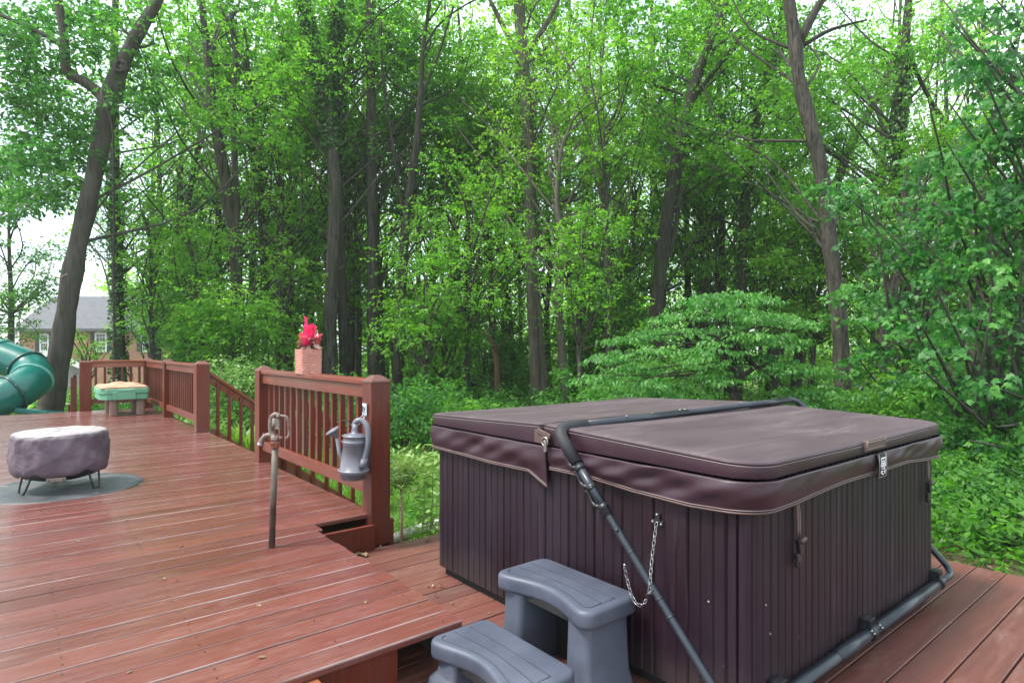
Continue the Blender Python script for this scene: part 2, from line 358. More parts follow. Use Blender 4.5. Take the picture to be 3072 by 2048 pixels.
def brick():
    t = NT('orange_brickwork'); tc = t.n('ShaderNodeTexCoord').outputs['Object']
    mp = t.n('ShaderNodeMapping'); t.l(tc, mp.inputs[0]); mp.inputs['Rotation'].default_value = (R(90), 0, 0)
    b = t.n('ShaderNodeTexBrick'); t.l(mp.outputs[0], b.inputs['Vector'])
    b.inputs['Color1'].default_value = rgb((0.42, 0.155, 0.085)); b.inputs['Color2'].default_value = rgb((0.52, 0.225, 0.135)); b.inputs['Mortar'].default_value = rgb((0.36, 0.28, 0.23))
    b.inputs['Scale'].default_value = 4.4; b.inputs['Mortar Size'].default_value = 0.03
    n = noise(t, tc, (1, 1, 1), 1.2, 5.0)
    c = mixc(t, mr(t, n, 0.35, 0.7, 0.0, 0.4), b.outputs[0], (0.32, 0.15, 0.10))
    return finish(t, c, 0.85)
M['brick'] = brick()
M['roof'] = vmat('grey_shingles', (0.075, 0.075, 0.09), (0.125, 0.125, 0.145), scale=(1, 1, 4), ns=3, rough=(0.75, 0.85), bstr=0.4)
M['trim'] = vmat('white_painted_trim', (0.72, 0.72, 0.70), (0.80, 0.80, 0.78), rough=(0.5, 0.6))
M['shutter'] = vmat('dark_shutter_paint', (0.020, 0.020, 0.032), (0.032, 0.032, 0.048), rough=(0.5, 0.6))
M['pane'] = vmat('dark_window_glass', (0.02, 0.024, 0.028), (0.03, 0.035, 0.04), rough=(0.05, 0.1), spec=0.8)
M['siding'] = vmat('dim_garage_siding', (0.16, 0.17, 0.16), (0.22, 0.23, 0.22), rough=(0.7, 0.8))
M['rope'] = vmat('dark_rope', (0.015, 0.013, 0.012), (0.035, 0.03, 0.028), rough=(0.8, 0.9))
M['tie'] = vmat('tan_strap', (0.22, 0.18, 0.12), (0.30, 0.25, 0.17), rough=(0.7, 0.8))
def ground():
    t = NT('lawn_and_leaf_litter'); g = t.n('ShaderNodeNewGeometry').outputs['Position']
    a = noise(t, g, (1, 1, 1), 0.7, 5.0); b = noise(t, g, (1, 1, 1), 9.0, 6.0, 0.7); c3 = noise(t, g, (1, 1, 1), 60.0, 4.0)
    grass = mixc(t, mr(t, b, 0.3, 0.7), (0.055, 0.140, 0.020), (0.115, 0.235, 0.036))
    lit = mixc(t, mr(t, c3, 0.35, 0.65), (0.050, 0.040, 0.022), (0.170, 0.130, 0.075))
    lit = mixc(t, mr(t, a, 0.42, 0.60), lit, (0.060, 0.105, 0.028))
    sp = t.n('ShaderNodeSeparateXYZ'); t.l(g, sp.inputs[0])
    ln = t.n('ShaderNodeVectorMath', operation='LENGTH'); t.l(g, ln.inputs[0])
    ad = t.n('ShaderNodeMath', operation='MULTIPLY_ADD'); t.l(a, ad.inputs[0]); ad.inputs[1].default_value = 3.0; t.l(ln.outputs['Value'], ad.inputs[2])
    c = mixc(t, mr(t, ad.outputs[0], 12.2, 13.6), grass, lit)
    ax = t.n('ShaderNodeMath', operation='MULTIPLY_ADD'); t.l(a, ax.inputs[0]); ax.inputs[1].default_value = 1.5; t.l(sp.outputs[0], ax.inputs[2])
    c = mixc(t, mr(t, ax.outputs[0], 5.6, 6.4), c, lit)
    return finish(t, c, 0.9, c3, 0.6, 0.03, spec=0.2)
M['ground'] = ground()
M['mulch'] = vmat('reddish_bark_mulch', (0.085, 0.045, 0.032), (0.21, 0.125, 0.095), ns=45, rough=(0.85, 0.95), bstr=0.9, bdist=0.03, fine=70)
M['stone'] = vmat('pale_edging_stone', (0.34, 0.33, 0.29), (0.46, 0.45, 0.40), ns=12, rough=(0.8, 0.9), bstr=0.4)
# ---------------------------------------------------------------- ground: one sheet to the horizon
def build_ground():
    m = MB(); n = 120
    u = np.linspace(-1, 1, n); g = np.sign(u) * np.abs(u) ** 2.2 * 300
    V = []
    for x in g:
        for y in g:
            z = gz(x, y) + 0.05 * math.sin(x * 0.9) * math.cos(y * 0.8)
            if abs(x) < 5 and y < 14: z = min(z, -0.5)
            V.append((x + 2, y + 6, z))
    m.grid(V, n, n)
    o = m.build('ground', M['ground'], loc=(0, 0, -0.5)); setp(o, 'ground of mown lawn turning to leaf litter under the trees', 'ground', kind='structure')
    m = MB()
    P = [(1.98, 3.72), (5.2, 3.72), (5.4, 4.3), (4.2, 4.75), (3.2, 4.80), (2.4, 4.72), (1.98, 4.62)]
    m.prism(P[::1], -0.55, lambda x, y: -0.40)
    o = m.build('mulch_bed', M['mulch'], bev=0.05); setp(o, 'reddish mulch planting bed behind the lower deck edge', 'ground', kind='structure')
    m = MB()
    m.tube(catmull([(1.9, 4.72, -0.40), (2.5, 4.80, -0.37), (3.1, 4.92, -0.36), (4.1, 4.90, -0.38), (5.3, 4.5, -0.4)], 6), 0.05, 7)
    o = m.build('edging_stone', M['stone']); setp(o, 'pale curved edging between the mulch bed and the lawn', 'edging')
build_ground()

def board(m, x0, x1, y0, y1, z, th=0.026, c=0.0033, at=0.5, edge=0):
    prof = [(y0, z - th), (y1, z - th), (y1, z - 2.2 * c), (y1 - c * 0.4, z - c * 0.7), (y1 - c * 1.4, z), (y0 + c * 1.4, z), (y0 + c * 0.4, z - c * 0.7), (y0, z - 2.2 * c)]
    V = [(x0, y, zz) for y, zz in prof] + [(x1, y, zz) for y, zz in prof]
    n = len(prof)
    m.add(V, [tuple(range(n - 1, -1, -1)), tuple(range(n, 2 * n))] + [(i, (i + 1) % n, n + (i + 1) % n, n + i) for i in range(n)], False, 0, at)
    k = len(m.mi) - n
    m.mi[k + 5] = m.mi[k + 6] = edge          # near edge of the board: sky glint painted in over rubbed wear

PITCH = 0.1445
def upper_deck():
    m = MB(); nl = MB()
    y = 2.046; k = 0
    while y < 13.1:
        y1 = y + PITCH - 0.0065 - (0.02 if k == 0 else 0)
        xr = 1.405 + rs.uniform(-0.006, 0.006) if y < 3.60 else 1.86
        if abs(y - 3.63) < 0.09 and y < 3.63: xr = 1.44
        if y > 5.98: xr = 1.945
        zz = ZU + rs.uniform(-0.0022, 0.0022)
        if k % 2 == 0: cut = [-3.6, -1.25 + rs.uniform(-.02, .02), xr]
        else: cut = [-3.6, -0.72 + rs.uniform(-.02, .02), xr]
        for a, b in zip(cut[:-1], cut[1:]):
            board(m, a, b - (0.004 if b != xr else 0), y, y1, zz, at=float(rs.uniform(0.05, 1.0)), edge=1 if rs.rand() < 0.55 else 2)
        for xj in np.arange(-1.1, xr, 0.405):
            for dy in (0.035, 0.105):
                if rs.rand() < 0.85:
                    nl.lathe([(0.0045, -0.001), (0.0045, 0.0008)], (xj + rs.uniform(-.006, .006), y + dy, zz), 7, smooth=False)
        y += PITCH if k else PITCH - 0.02
        k += 1
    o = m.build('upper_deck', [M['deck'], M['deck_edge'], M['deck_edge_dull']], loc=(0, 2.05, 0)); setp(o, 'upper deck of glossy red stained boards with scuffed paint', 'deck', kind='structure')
    nl.build('deck_nails', M['ironblk'], o)
    f = MB()      # rim boards
    f.box(-3.55, 1.123, 2.075, 2.113, -0.02, ZU - 0.028, at=0.3)
    f.build('fascia', M['post'], o, bev=0.003)
    f = MB(); f.box(1.36, 1.796, 3.628, 3.662, -0.02, ZU - 0.041, at=0.2); f.build('fascia', M['post'], o, bev=0.004)
    f = MB(); f.box(1.372, 1.40 - 0.012, 2.2, 3.655, 0.004, ZU - 0.03, at=0.2); f.build('rim_joist', M['old'], o, bev=0.003)
    f = MB(); f.box(-3.5, 1.37, 2.42, 2.46, 0.002, ZU - 0.03, at=0.5); f.build('joist', M['old'], o)
    f = MB(); f.box(-3.5, 1.83, 13.08, 13.12, -0.45, ZU - 0.03, at=0.4); f.build('fascia', M['post'], o)
    f = MB(); f.box(1.83, 1.868, 3.70, 13.10, -0.48, ZU - 0.03, at=0.4); f.build('fascia', M['post'], o)
    f = MB(); f.box(-3.52, -3.48, 2.1, 13.1, -0.48, ZU - 0.03, at=0.4); f.build('fascia', M['post'], o)
upper_deck()

def lower_deck():
    m = MB(); y = -2.4
    while y < 3.56:
        y1 = min(y + PITCH - 0.005, 3.665)
        board(m, 0.6 if y > 2.0 else -2.0, 4.47 + rs.uniform(-0.006, 0.006), y, y1, rs.uniform(-0.0018, 0.0018), th=0.036, at=float(rs.uniform(0.05, 1)))
        y += PITCH
    o = m.build('lower_deck', M['deck_low'], loc=(1.5, 0.5, -0.05)); setp(o, 'lower deck of worn red boards carrying the hot tub', 'deck', kind='structure')
    f = MB(); f.box(4.40, 4.438, -2.3, 3.62, -0.5, -0.038, at=0.4); f.build('fascia', M['post'], o)
    f = MB(); f.box(0.6, 4.40, 3.61, 3.645, -0.5, -0.038, at=0.4); f.build('fascia', M['postx'] if 'postx' in M else M['post'], o)
lower_deck()

def front_step():
    t = thing('deck_step', 'orange red wooden step below the upper deck front edge', 'step', (0.3, 1.8, 0))
    m = MB(); m.box(-0.9, 0.800, 1.74, 2.068, 0.140, 0.172, at=0.6); m.build('tread', M['orangex'], t, bev=0.004)
    m = MB(); m.box(-0.9, 0.785, 1.76, 1.79, 0.0, 0.139, at=0.4); m.build('riser', M['post'], t)
front_step()

# ---------------------------------------------------------------- railings
W = 0.140
def post(x0, y0, z0, zs, parent, w=W, cap=0.042, at=0.5):
    m = MB()
    m.box(x0, x0 + w, y0, y0 + w, z0, zs, at=at)
    e = 0.004; q = 0.045
    V = [(x0 - e, y0 - e, zs - 0.012), (x0 + w + e, y0 - e, zs - 0.012), (x0 + w + e, y0 + w + e, zs - 0.012), (x0 - e, y0 + w + e, zs - 0.012),
         (x0 - e, y0 - e, zs + 0.004), (x0 + w + e, y0 - e, zs + 0.004), (x0 + w + e, y0 + w + e, zs + 0.004), (x0 - e, y0 + w + e, zs + 0.004),
         (x0 + q, y0 + q, zs + cap), (x0 + w - q, y0 + q, zs + cap), (x0 + w - q, y0 + w - q, zs + cap), (x0 + q, y0 + w - q, zs + cap)]
    p = m.build('post', M['post'], parent, bev=0.005)
    c = MB(); c.add(V, [(3, 2, 1, 0), (0, 1, 5, 4), (1, 2, 6, 5), (2, 3, 7, 6), (3, 0, 4, 7), (4, 5, 9, 8), (5, 6, 10, 9), (6, 7, 11, 10), (7, 4, 8, 11), (8, 9, 10, 11)], at=at)
    c.build('post_cap', M['deck_low'], p, bev=0.004)
    return p
XR = 1.803
RT = 1.102          # rail top height
def rail_run_y(t, y0, y1, nb, at=0.5):
    m = MB(); m.box(XR + 0.012, XR + 0.152, y0, y1, RT - 0.036, RT, at=at); m.build('top_rail', M['rail'], t, bev=0.006)
    m = MB(); m.box(XR + 0.030, XR + 0.068, y0, y1, RT - 0.128, RT - 0.0365, at=at * 0.7); m.build('apron_rail', M['rail'], t, bev=0.004)
    m = MB(); m.box(XR + 0.030, XR + 0.068, y0, y1, 0.322, 0.408, at=at * 0.6); m.build('bottom_rail', M['rail'], t, bev=0.004)
    st = (y1 - y0) / nb
    for k in range(nb):
        yc = y0 + st * (k + 0.5)
        m = MB(); m.box(XR + 0.069, XR + 0.107, yc - 0.019, yc + 0.019, 0.335, RT - 0.037, at=float(rs.uniform(.1, .9))); m.build('baluster', M['post'], t, bev=0.003)
def rail_run_x(t, yy, x0, x1, nb):
    m = MB(); m.box(x0, x1, yy + 0.0, yy + 0.14, RT - 0.036, RT, at=0.6); m.build('top_rail', M['orangex'], t, bev=0.006)
    m = MB(); m.box(x0, x1, yy + 0.03, yy + 0.068, RT - 0.128, RT - 0.0365, at=0.7); m.build('apron_rail', M['orangex'], t, bev=0.004)
    m = MB(); m.box(x0, x1, yy + 0.03, yy + 0.068, 0.322, 0.408, at=0.6); m.build('bottom_rail', M['railx'], t, bev=0.004)
    st = (x1 - x0) / nb
    for k in range(nb):
        xc = x0 + st * (k + 0.5)
        m = MB(); m.box(xc - 0.019, xc + 0.019, yy + 0.069, yy + 0.107, 0.335, RT - 0.037, at=float(rs.uniform(.1, .9))); m.build('baluster', M['post'], t, bev=0.003)

def near_rail():
    t = thing('deck_railing', 'red wooden railing section carrying the flower pot, between two capped posts', 'railing', (XR, 4.9, ZU), 'deck railings')
    post(XR, 3.694, 0.0, 1.090, t, at=0.25)
    post(XR, 6.118, ZU, 1.096, t, at=0.6)
    rail_run_y(t, 3.694 + W, 6.118, 15)
    m = MB(); m.box(XR + W + .001, XR + W + 0.030, 3.70, 3.83, -0.5, 0.16, at=.4); m.build('post_block', M['post'], t, bev=0.004)
near_rail()
def far_rail():
    t = thing('deck_railing', 'far corner railing of the upper deck wrapping around the sand table', 'railing', (XR, 11.0, ZU), 'deck railings')
    post(XR, 8.81, ZU, 1.105, t, w=0.165, at=0.9)
    post(XR, 11.12, ZU, 1.10, t, at=0.4); post(XR, 13.12, ZU, 1.10, t, at=0.4)
    post(0.82, 13.12, ZU, 1.075, t, w=0.175, cap=0.02, at=0.8)
    rail_run_y(t, 8.81 + 0.165, 11.12, 15); rail_run_y(t, 11.12 + W, 13.12, 13)
    rail_run_x(t, 13.12, 0.82 + 0.175, XR, 6)
far_rail()
def stairs():
    t = thing('deck_stairs', 'wooden stairs going down from the railing gap to the lawn', 'stairs', (2.6, 7.5, -0.5))
    for k in range(3):
        m = MB(); x = 1.95 + 0.27 * k
        m.box(x, x + 0.275, 6.29, 8.80, ZU - 0.175 * (k + 1) - 0.03, ZU - 0.175 * (k + 1), at=0.3 + 0.2 * k); m.build('tread', M['rail'], t, bev=0.004)
    for yy in (6.24, 8.885):
        m = MB(); a = np.array([1.95, yy, ZU - 0.06]); b = np.array([3.05, yy, ZU - 0.06 - 0.81])
        m.bar(a, b, 0.04, 0.24); m.build('stringer', M['orangex'], t, bev=0.003)
stairs()
def stair_rail(yy, label, n, z0):
    sl = 0.735
    t = thing('stair_railing', label, 'railing', (2.4, yy, -0.4), 'sloping stair railings')
    x0, x1 = 1.975, 3.02
    def z(x): return z0 - sl * (x - x0)
    m = MB(); m.bar((x0, yy, z(x0)), (x1, yy, z(x1)), 0.09, 0.036); m.build('handrail', M['orangex'], t, bev=0.004)
    m = MB(); m.bar((x0, yy + 0.012, z(x0) - 0.075), (x1, yy + 0.012, z(x1) - 0.075), 0.036, 0.10); m.build('apron_rail', M['orangex'], t, bev=0.004)
    for k in range(n):
        x = x0 + 0.10 + k * 0.148
        m = MB(); m.box(x - .019, x + .019, yy - 0.045, yy - 0.007, z(x) - 0.86, z(x) - 0.05, at=float(rs.uniform(.2, .9))); m.build('baluster', M['post'], t, bev=0.003)
    post(x1, yy - 0.07, -0.55, z(x1) + 0.06, t, at=0.5)
stair_rail(8.885, 'orange red sloping stair handrail starting at the thick middle post', 6, 0.985)
stair_rail(6.24, 'sloping stair handrail seen behind the balusters of the near railing', 6, 0.985)
def far_steps():
    t = thing('stair_railing', 'short dark sloping rail dropping behind the far left railing post', 'railing', (0.85, 13.4, -.3), 'sloping stair railings')
    m = MB(); m.bar((0.76, 13.30, 0.86), (0.76, 14.2, 0.20), 0.05, 0.07); m.build('handrail', M['old'], t, bev=0.004)
    m = MB(); m.box(0.70, 0.79, 13.31, 13.40, -0.5, 0.80, at=.4); m.build('post', M['post'], t, bev=0.004)
    m = MB(); m.box(0.70, 0.79, 14.1, 14.19, -0.6, 0.26, at=.4); m.build('post', M['post'], t, bev=0.004)
far_steps()
# ---------------------------------------------------------------- hot tub
def rrect(x0, x1, y0, y1, r, n=8):
    if np.isscalar(r): r = (r,) * 4
    P = []
    for (cx, cy, a0, q) in ((x0 + r[0], y0 + r[0], 180, r[0]), (x1 - r[1], y0 + r[1], 270, r[1]), (x1 - r[2], y1 - r[2], 0, r[2]), (x0 + r[3], y1 - r[3], 90, r[3])):
        for k in range(n + 1):
            a = R(a0 + 90 * k / n); P.append((cx + q * math.cos(a), cy + q * math.sin(a)))
    return P
def resample(P, step, closed=False):
    P = np.array(P, float)
    if closed: P = np.vstack([P, P[0]])
    d = np.r_[0, np.cumsum(np.linalg.norm(np.diff(P, axis=0), axis=1))]
    n = max(2, int(round(d[-1] / step)) + 1); s = np.linspace(0, d[-1], n)
    Q = np.stack([np.interp(s, d, P[:, i]) for i in range(P.shape[1])], 1)
    return (Q[:-1] if closed else Q), (s[:-1] if closed else s)
TX0, TX1, TY0, TY1 = 1.895, 3.705, 1.062, 3.040
CX0, CX1, CY0, CY1, FOLD = 1.868, 3.728, 1.030, 3.068, 2.075
def hot_tub():
    t = thing('hot_tub', 'dark brown panelled hot tub with brown vinyl cover on the lower deck', 'hot tub', (2.8, 2.05, 0))
    # cabinet : one board surface with V grooves cut into the outline
    base = rrect(TX0, TX1, TY0, TY1, 0.055, 6)
    Q, s = resample(base, 0.004, True)
    T = np.roll(Q, -1, 0) - np.roll(Q, 1, 0); T /= np.linalg.norm(T, axis=1)[:, None]
    N = np.stack([T[:, 1], -T[:, 0]], 1)
    off = np.zeros(len(Q)); pos = 0.0; L = s[-1]
    while pos < L:
        for gpos, dep, hw in ((pos, 0.011, 0.0075), (pos + 0.053, 0.006, 0.0055), (pos + 0.104, 0.006, 0.0055)):
            off -= dep * np.clip(1 - np.abs(s - gpos) / hw, 0, 1)
        pos += 0.155
    keep = np.ones(len(Q), bool)
    Qo = Q + N * off[:, None]
    m = MB(); n = len(Qo)
    V = []
    for (x, y) in Qo: V += [(x, y, 0.052), (x, y, 0.86)]
    m.grid(V, n, 2, smooth=False, close=True)
    tone = np.random.RandomState(4).uniform(0.05, 1, 80)
    for i in range(n):
        q = float(tone[int(s[i] / 0.155) % 80] * .7 + .3 * tone[int(s[i] / 0.0517 + 7) % 80]); m.at[2 * i] = m.at[2 * i + 1] = q
    m.build('cabinet', M['cabinet'], t)
    m = MB(); m.prism(rrect(TX0 + .03, TX1 - .03, TY0 + .03, TY1 - .03, 0.04, 4), 0.002, 0.056); m.build('base_pan', M['base'], t)
    # corner post with an ivory scuff line is part of the cabinet texture; small screws on the panels
    m = MB()
    for (px, py) in ((2126, 1804), (2297, 1814), (2310, 1900)):
        p = atX(px, py, TX0) if px < 2200 else atY(px, py, TY0)
        m.lathe([(0.005, -0.001), (0.004, 0.003)], p, 8, axis=(-1, 0, 0) if px < 2200 else (0, -1, 0))
    m.build('panel_screw', M['steel'], t)
    # cover halves
    cov = thing_part = None
    def zt(x, y): return 0.932 + 0.036 * (1 - min(1.0, abs(y - FOLD) / 1.02)) - 0.006 * math.cos((x - 2.8) * 1.6)
    for name, ya, yb, rr in (('cover_half', CY0, FOLD - 0.008, (0.13, 0.10, 0.012, 0.012)), ('cover_half', FOLD + 0.008, CY1, (0.012, 0.012, 0.06, 0.06))):
        P, _ = resample(rrect(CX0, CX1, ya, yb, rr, 8), 0.03, True)
        m = MB()
        n = len(P)
        zs = [(0.872, 0.0), (0.9, 0.0035), (0.92, 0.0)]
        V = []
        for (x, y) in P:
            top = zt(x, y); 
            for f in (0.0, 0.35, 0.7, 0.90):
                bul = 0.005 * math.sin(math.pi * f)
                dx, dy = x - 2.8, y - (ya + yb) / 2
                l = math.hypot(dx, dy); V.append((x + dx / l * bul, y + dy / l * bul, 0.872 + (top - 0.010 - 0.872) * f / 0.90))
        m.grid(V, n, 4, smooth=True, close=True)
        side = m.build(name, M['cover'], t)
        m = MB()                                    # top panel: rings towards the middle so that it can undulate
        cx, cy = (CX0 + CX1) / 2, (ya + yb) / 2
        rings = [(1.0, -0.010), (0.995, -0.003), (0.982, 0.0), (0.93, 0), (0.86, 0), (0.75, 0), (0.6, 0), (0.45, 0), (0.3, 0), (0.15, 0)]
        V = []
        for (x, y) in P:
            for f, dz in rings:
                X, Y = cx + (x - cx) * f, cy + (y - cy) * f
                w = 0.0022 * math.sin(7 * X + 2 * Y) * math.sin(9 * Y + 1.3) + 0.0016 * math.sin(19 * X) * math.sin(5 * Y)
                V.append((X, Y, zt(X, Y) + dz + (w if f < 0.97 else 0)))
        m.grid(V, n, len(rings), smooth=True, close=True)
        m.add([V[i * len(rings) + len(rings) - 1] for i in range(n)], [tuple(range(n))], True)
        m.build('cover_top', M['covertop'], side)
        m = MB()
        ring3 = np.array([(x, y, zt(x, y) - 0.010) for x, y in P] + [(P[0][0], P[0][1], zt(*P[0]) - 0.010)])
        ctr = np.array([cx, cy, 0]); o2 = ring3 - ctr; o2[:, 2] = 0; o2 /= np.linalg.norm(o2, axis=1)[:, None]
        m.tube(ring3 + o2 * 0.002, 0.0042, 6, caps=False)
        m.build('piping', M['cover'], side)
        m = MB(); m.tube(ring3 + o2 * 0.0035 + np.array([0, 0, -0.008]), 0.0013, 4, caps=False); m.build('stitching', M['stitch'], side)
    # dark hinge strip in the fold
    m = MB(); m.box(CX0 + .02, CX1 - .02, FOLD - 0.012, FOLD + 0.012, 0.88, 0.952); m.build('hinge_strip', M['strap'], t)
    m = MB()
    pts = [(x, FOLD - 0.02 - 0.05 * math.sin(2.2 * x) * 0.25 + 0.004 * math.sin(31 * x), zt(x, FOLD - 0.02) + 0.0015) for x in np.linspace(CX0 + .05, CX1 - .1, 60)]
    m.tube(pts, 0.004, 5, mi=0); m.build('hinge_flap_edge', M['strap'], t)
    # skirts
    out = rrect(CX0 - 0.002, CX1 + 0.002, CY0 - 0.002, CY1 + 0.002, (0.125, 0.10, 0.06, 0.06), 10)
    Q, s = resample(out, 0.012, True); L = s[-1] + 0.012
    # parametrise from the fold on the left face (walk -Y first = decreasing index order)
    i0 = int(np.argmin(np.hypot(Q[:, 0] - CX0, Q[:, 1] - 2.03)))
    i1 = int(np.argmin(np.hypot(Q[:, 0] - CX1, Q[:, 1] - FOLD)))
    # order of rrect: left/near corner -> right/near -> right/far -> left/far -> closes down the left face
    def seq(a, b):
        k = a; r = [k]
        while k != b:
            k = (k + 1) % len(Q); r.append(k)
        return r
    def skirt(idx, seed, bottom, amp, tongue):
        rr = np.random.RandomState(seed)
        P = Q[idx]; n = len(P)
        d = np.r_[0, np.cumsum(np.linalg.norm(np.diff(P, axis=0), axis=1))]
        Tn = np.gradient(P, axis=0); Tn /= np.linalg.norm(Tn, axis=1)[:, None]; Nn = np.stack([Tn[:, 1], -Tn[:, 0]], 1)
        K = 15; V = []; edge = []
        ph = rr.uniform(0, 6.28, 8)
        for i in range(n):
            for j in range(K):
                f = j / (K - 1)
                zb = bottom(d[i], d[-1])
                z = 0.866 + (zb - 0.866) * f
                u = d[i] + 0.16 * f
                w = (0.45 * math.sin(u * 11 + ph[0]) + 0.35 * math.sin(u * 19 - f * 2.5 + ph[1]) + 0.25 * math.sin(u * 33 + f * 4 + ph[2]) + 0.3 * math.sin(d[i] * 7 - f * 6 + ph[3]))
                a = amp(d[i], d[-1])
                o = 0.004 + 0.008 * math.sin(math.pi * min(1, f * 1.1)) + a * w * math.sin(math.pi * min(1, 0.12 + 0.8 * f)) + 0.006 * (1 - f) - 0.007 * f
                if f > .98: o += 0.003
                p = (P[i][0] + Nn[i][0] * o, P[i][1] + Nn[i][1] * o, z)
                V.append(p)
            edge.append(V[-1])
        m = MB(); m.grid(V, n, K)
        sk = m.build('skirt', M['cover'], t, solid=0.004)
        e = np.array(edge)
        m = MB(); m.tube(e, 0.0045, 6); m.build('hem_piping', M['strap'], sk)
        m = MB(); m.tube(e + np.array([0, 0, 0.010]) + np.c_[Nn * 0.0035, np.zeros(n)], 0.0014, 4); m.build('stitching', M['stitch'], sk)
        return sk
    def bA(d, L): return float(np.interp(d, [0, .25, .75, 1.0, 1.35, 1.9, 2.3, 2.8, 4], [.763, .763, .745, .757, .772, .783, .775, .755, .755])) + 0.003 * math.sin(d * 9)
    def aA(d, L): return 0.019 * math.exp(-((d - 0.55) / 0.36) ** 2) + 0.012 * math.exp(-((d - 0.12) / 0.12) ** 2) + 0.007 * math.exp(-((d - 2.5) / 0.5) ** 2) + 0.003
    skirt(seq(i0, i1), 3, bA, aA, False)
    def bB(d, L):
        e = L - d
        return 0.733 - 0.055 * max(0.0, 1 - e / 0.13) + 0.004 * math.sin(d * 5)
    def aB(d, L): return 0.018 * math.exp(-((L - d - 0.45) / 0.4) ** 2) + 0.003
    i2 = int(np.argmin(np.hypot(Q[:, 0] - CX0, Q[:, 1] - 2.035)))
    skirt(seq(i1, i2), 8, bB, aB, True)
    # fold: crumpled strap end and buckle on the left face
    m = MB(); m.obox((CX0 - 0.012, FOLD, 0.905), ((0.2, 1, 0), (0, 0, 1), (1, -0.2, 0)), (0.05, 0.030, 0.006)); m.obox((CX0 - 0.02, FOLD - 0.03, 0.925), ((0, 1, 0.25), (0, -0.25, 1), (1, 0, 0)), (0.045, 0.012, 0.005))
    m.build('fold_strap', M['strap'], t, bev=0.004)
    m = MB(); m.ring((CX0 - 0.026, FOLD - 0.045, 0.890), 0.020, 0.004, (1, 0, 0), 14, 6); m.obox((CX0 - 0.028, FOLD - 0.052, 0.872), ((0, 1, 0), (0, 0, 1), (1, 0, 0)), (0.010, 0.026, 0.006))
    m.build('buckle', M['steel'], t, bev=0.002)
    # carry handle patch and printed strap on the near face
    yb = CY0 - 0.004
    x0 = float(atY(2590, 1340, yb)[0]); x1 = float(atY(2650, 1320, yb)[0])
    m = MB(); m.box(x0, x1, yb - 0.010, yb + 0.004, 0.884, 0.930); m.build('carry_handle', M['strap'], t, bev=0.003)
    m = MB()
    for zz in (0.893, 0.921): m.tube([(x0 + .01, yb - 0.0115, zz), (x1 - .01, yb - 0.0115, zz)], 0.0014, 4)
    for xx in (x0 + .006, x0 + .014, x1 - .008): m.tube([(xx, yb - 0.0115, 0.886), (xx, yb - 0.0115, 0.928)], 0.0014, 4)
    m.build('handle_stitching', M['stitch'], t)
    xs0, xs1 = float(atY(2617, 1400, yb)[0]), float(atY(2638, 1395, yb)[0])
    ys = yb - 0.026
    m = MB()
    V = []
    for k in range(9):
        f = k / 8; z = 0.868 - 0.100 * f; o = ys + 0.012 * (2 * f - 1) ** 2 * (1 if f < .5 else 1.5)
        V += [(xs0, o, z), (xs1, o, z)]
    m.grid(V, 9, 2); m.build('printed_strap', M['base'], t, solid=0.003)
    m = MB()        # worn white printing running down the strap
    w = xs1 - xs0
    def mk(fx0, fx1, z0, z1): m.box(xs0 + w * fx0, xs0 + w * fx1, ys - 0.0045, ys - 0.0025, 0.868 - (0.868 - z0) * 0.70, 0.868 - (0.868 - z1) * 0.70)
    for (a, b, z0, z1) in ((.16, .84, .838, .8435), (.16, .24, .829, .838), (.45, .53, .832, .838), (.76, .84, .829, .838), (.16, .84, .820, .825),
                           (.16, .84, .810, .815), (.20, .84, .806, .8085), (.16, .34, .793, .800), (.66, .84, .793, .800), (.16, .84, .8005, .8035), (.16, .84, .788, .7915), (.42, .58, .792, .800),
                           (.20, .74, .776, .7795), (.55, .66, .770, .784), (.16, .40, .760, .765), (.55, .84, .758, .764), (.16, .30, .750, .760), (.62, .72, .745, .757), (.28, .50, .742, .748)):
        mk(a, b, z0, z1)
    m.build('strap_print', M['white'], t)
    m = MB(); m.tube([(xs0, ys - 0.003 + .004, 0.866), (xs0, ys - 0.003, 0.82), (xs0, ys, 0.769)], 0.0018, 4); m.tube([(xs1, ys + .001, 0.866), (xs1, ys - 0.003, 0.82), (xs1, ys, 0.769), (xs0, ys, 0.769)], 0.0018, 4)
    m.build('strap_stitching', M['stitch'], t)
    # lock straps with clips
    for (px, tz, ln) in ((2392, 0.772, 0.15), (2783, 0.757, 0.12)):
        x = float(atY(px, 1480, TY0 - 0.02)[0]); y = TY0 - 0.016
        s_ = MB(); V = []
        for k in range(6):
            f = k / 5; V += [(x - 0.011 + 0.014 * f, y - 0.004 * math.sin(3 * f), tz + 0.012 - ln * f), (x + 0.011 + 0.014 * f, y - 0.004 * math.sin(3 * f), tz + 0.012 - ln * f)]
        s_.grid(V, 6, 2); st = s_.build('lock_strap', M['strap'], t, solid=0.003)
        s_ = MB()
        for q in (-0.009, 0.009): s_.tube([(x + q + 0.014 * f, y - 0.0035 - 0.004 * math.sin(3 * f), tz + 0.01 - ln * f) for f in np.linspace(0, 1, 6)], 0.0012, 4)
        s_.build('stitching', M['stitch'], st)
        zc = tz - ln
        s_ = MB(); s_.obox((x + 0.012, y - 0.006, zc - 0.022), ((1, 0, 0.25), (0, 1, 0), (-0.25, 0, 1)), (0.013, 0.009, 0.028))
        s_.obox((x + 0.005, y - 0.004, zc - 0.062), ((1, 0, 0.1), (0, 1, 0), (-.1, 0, 1)), (0.016, 0.007, 0.016))
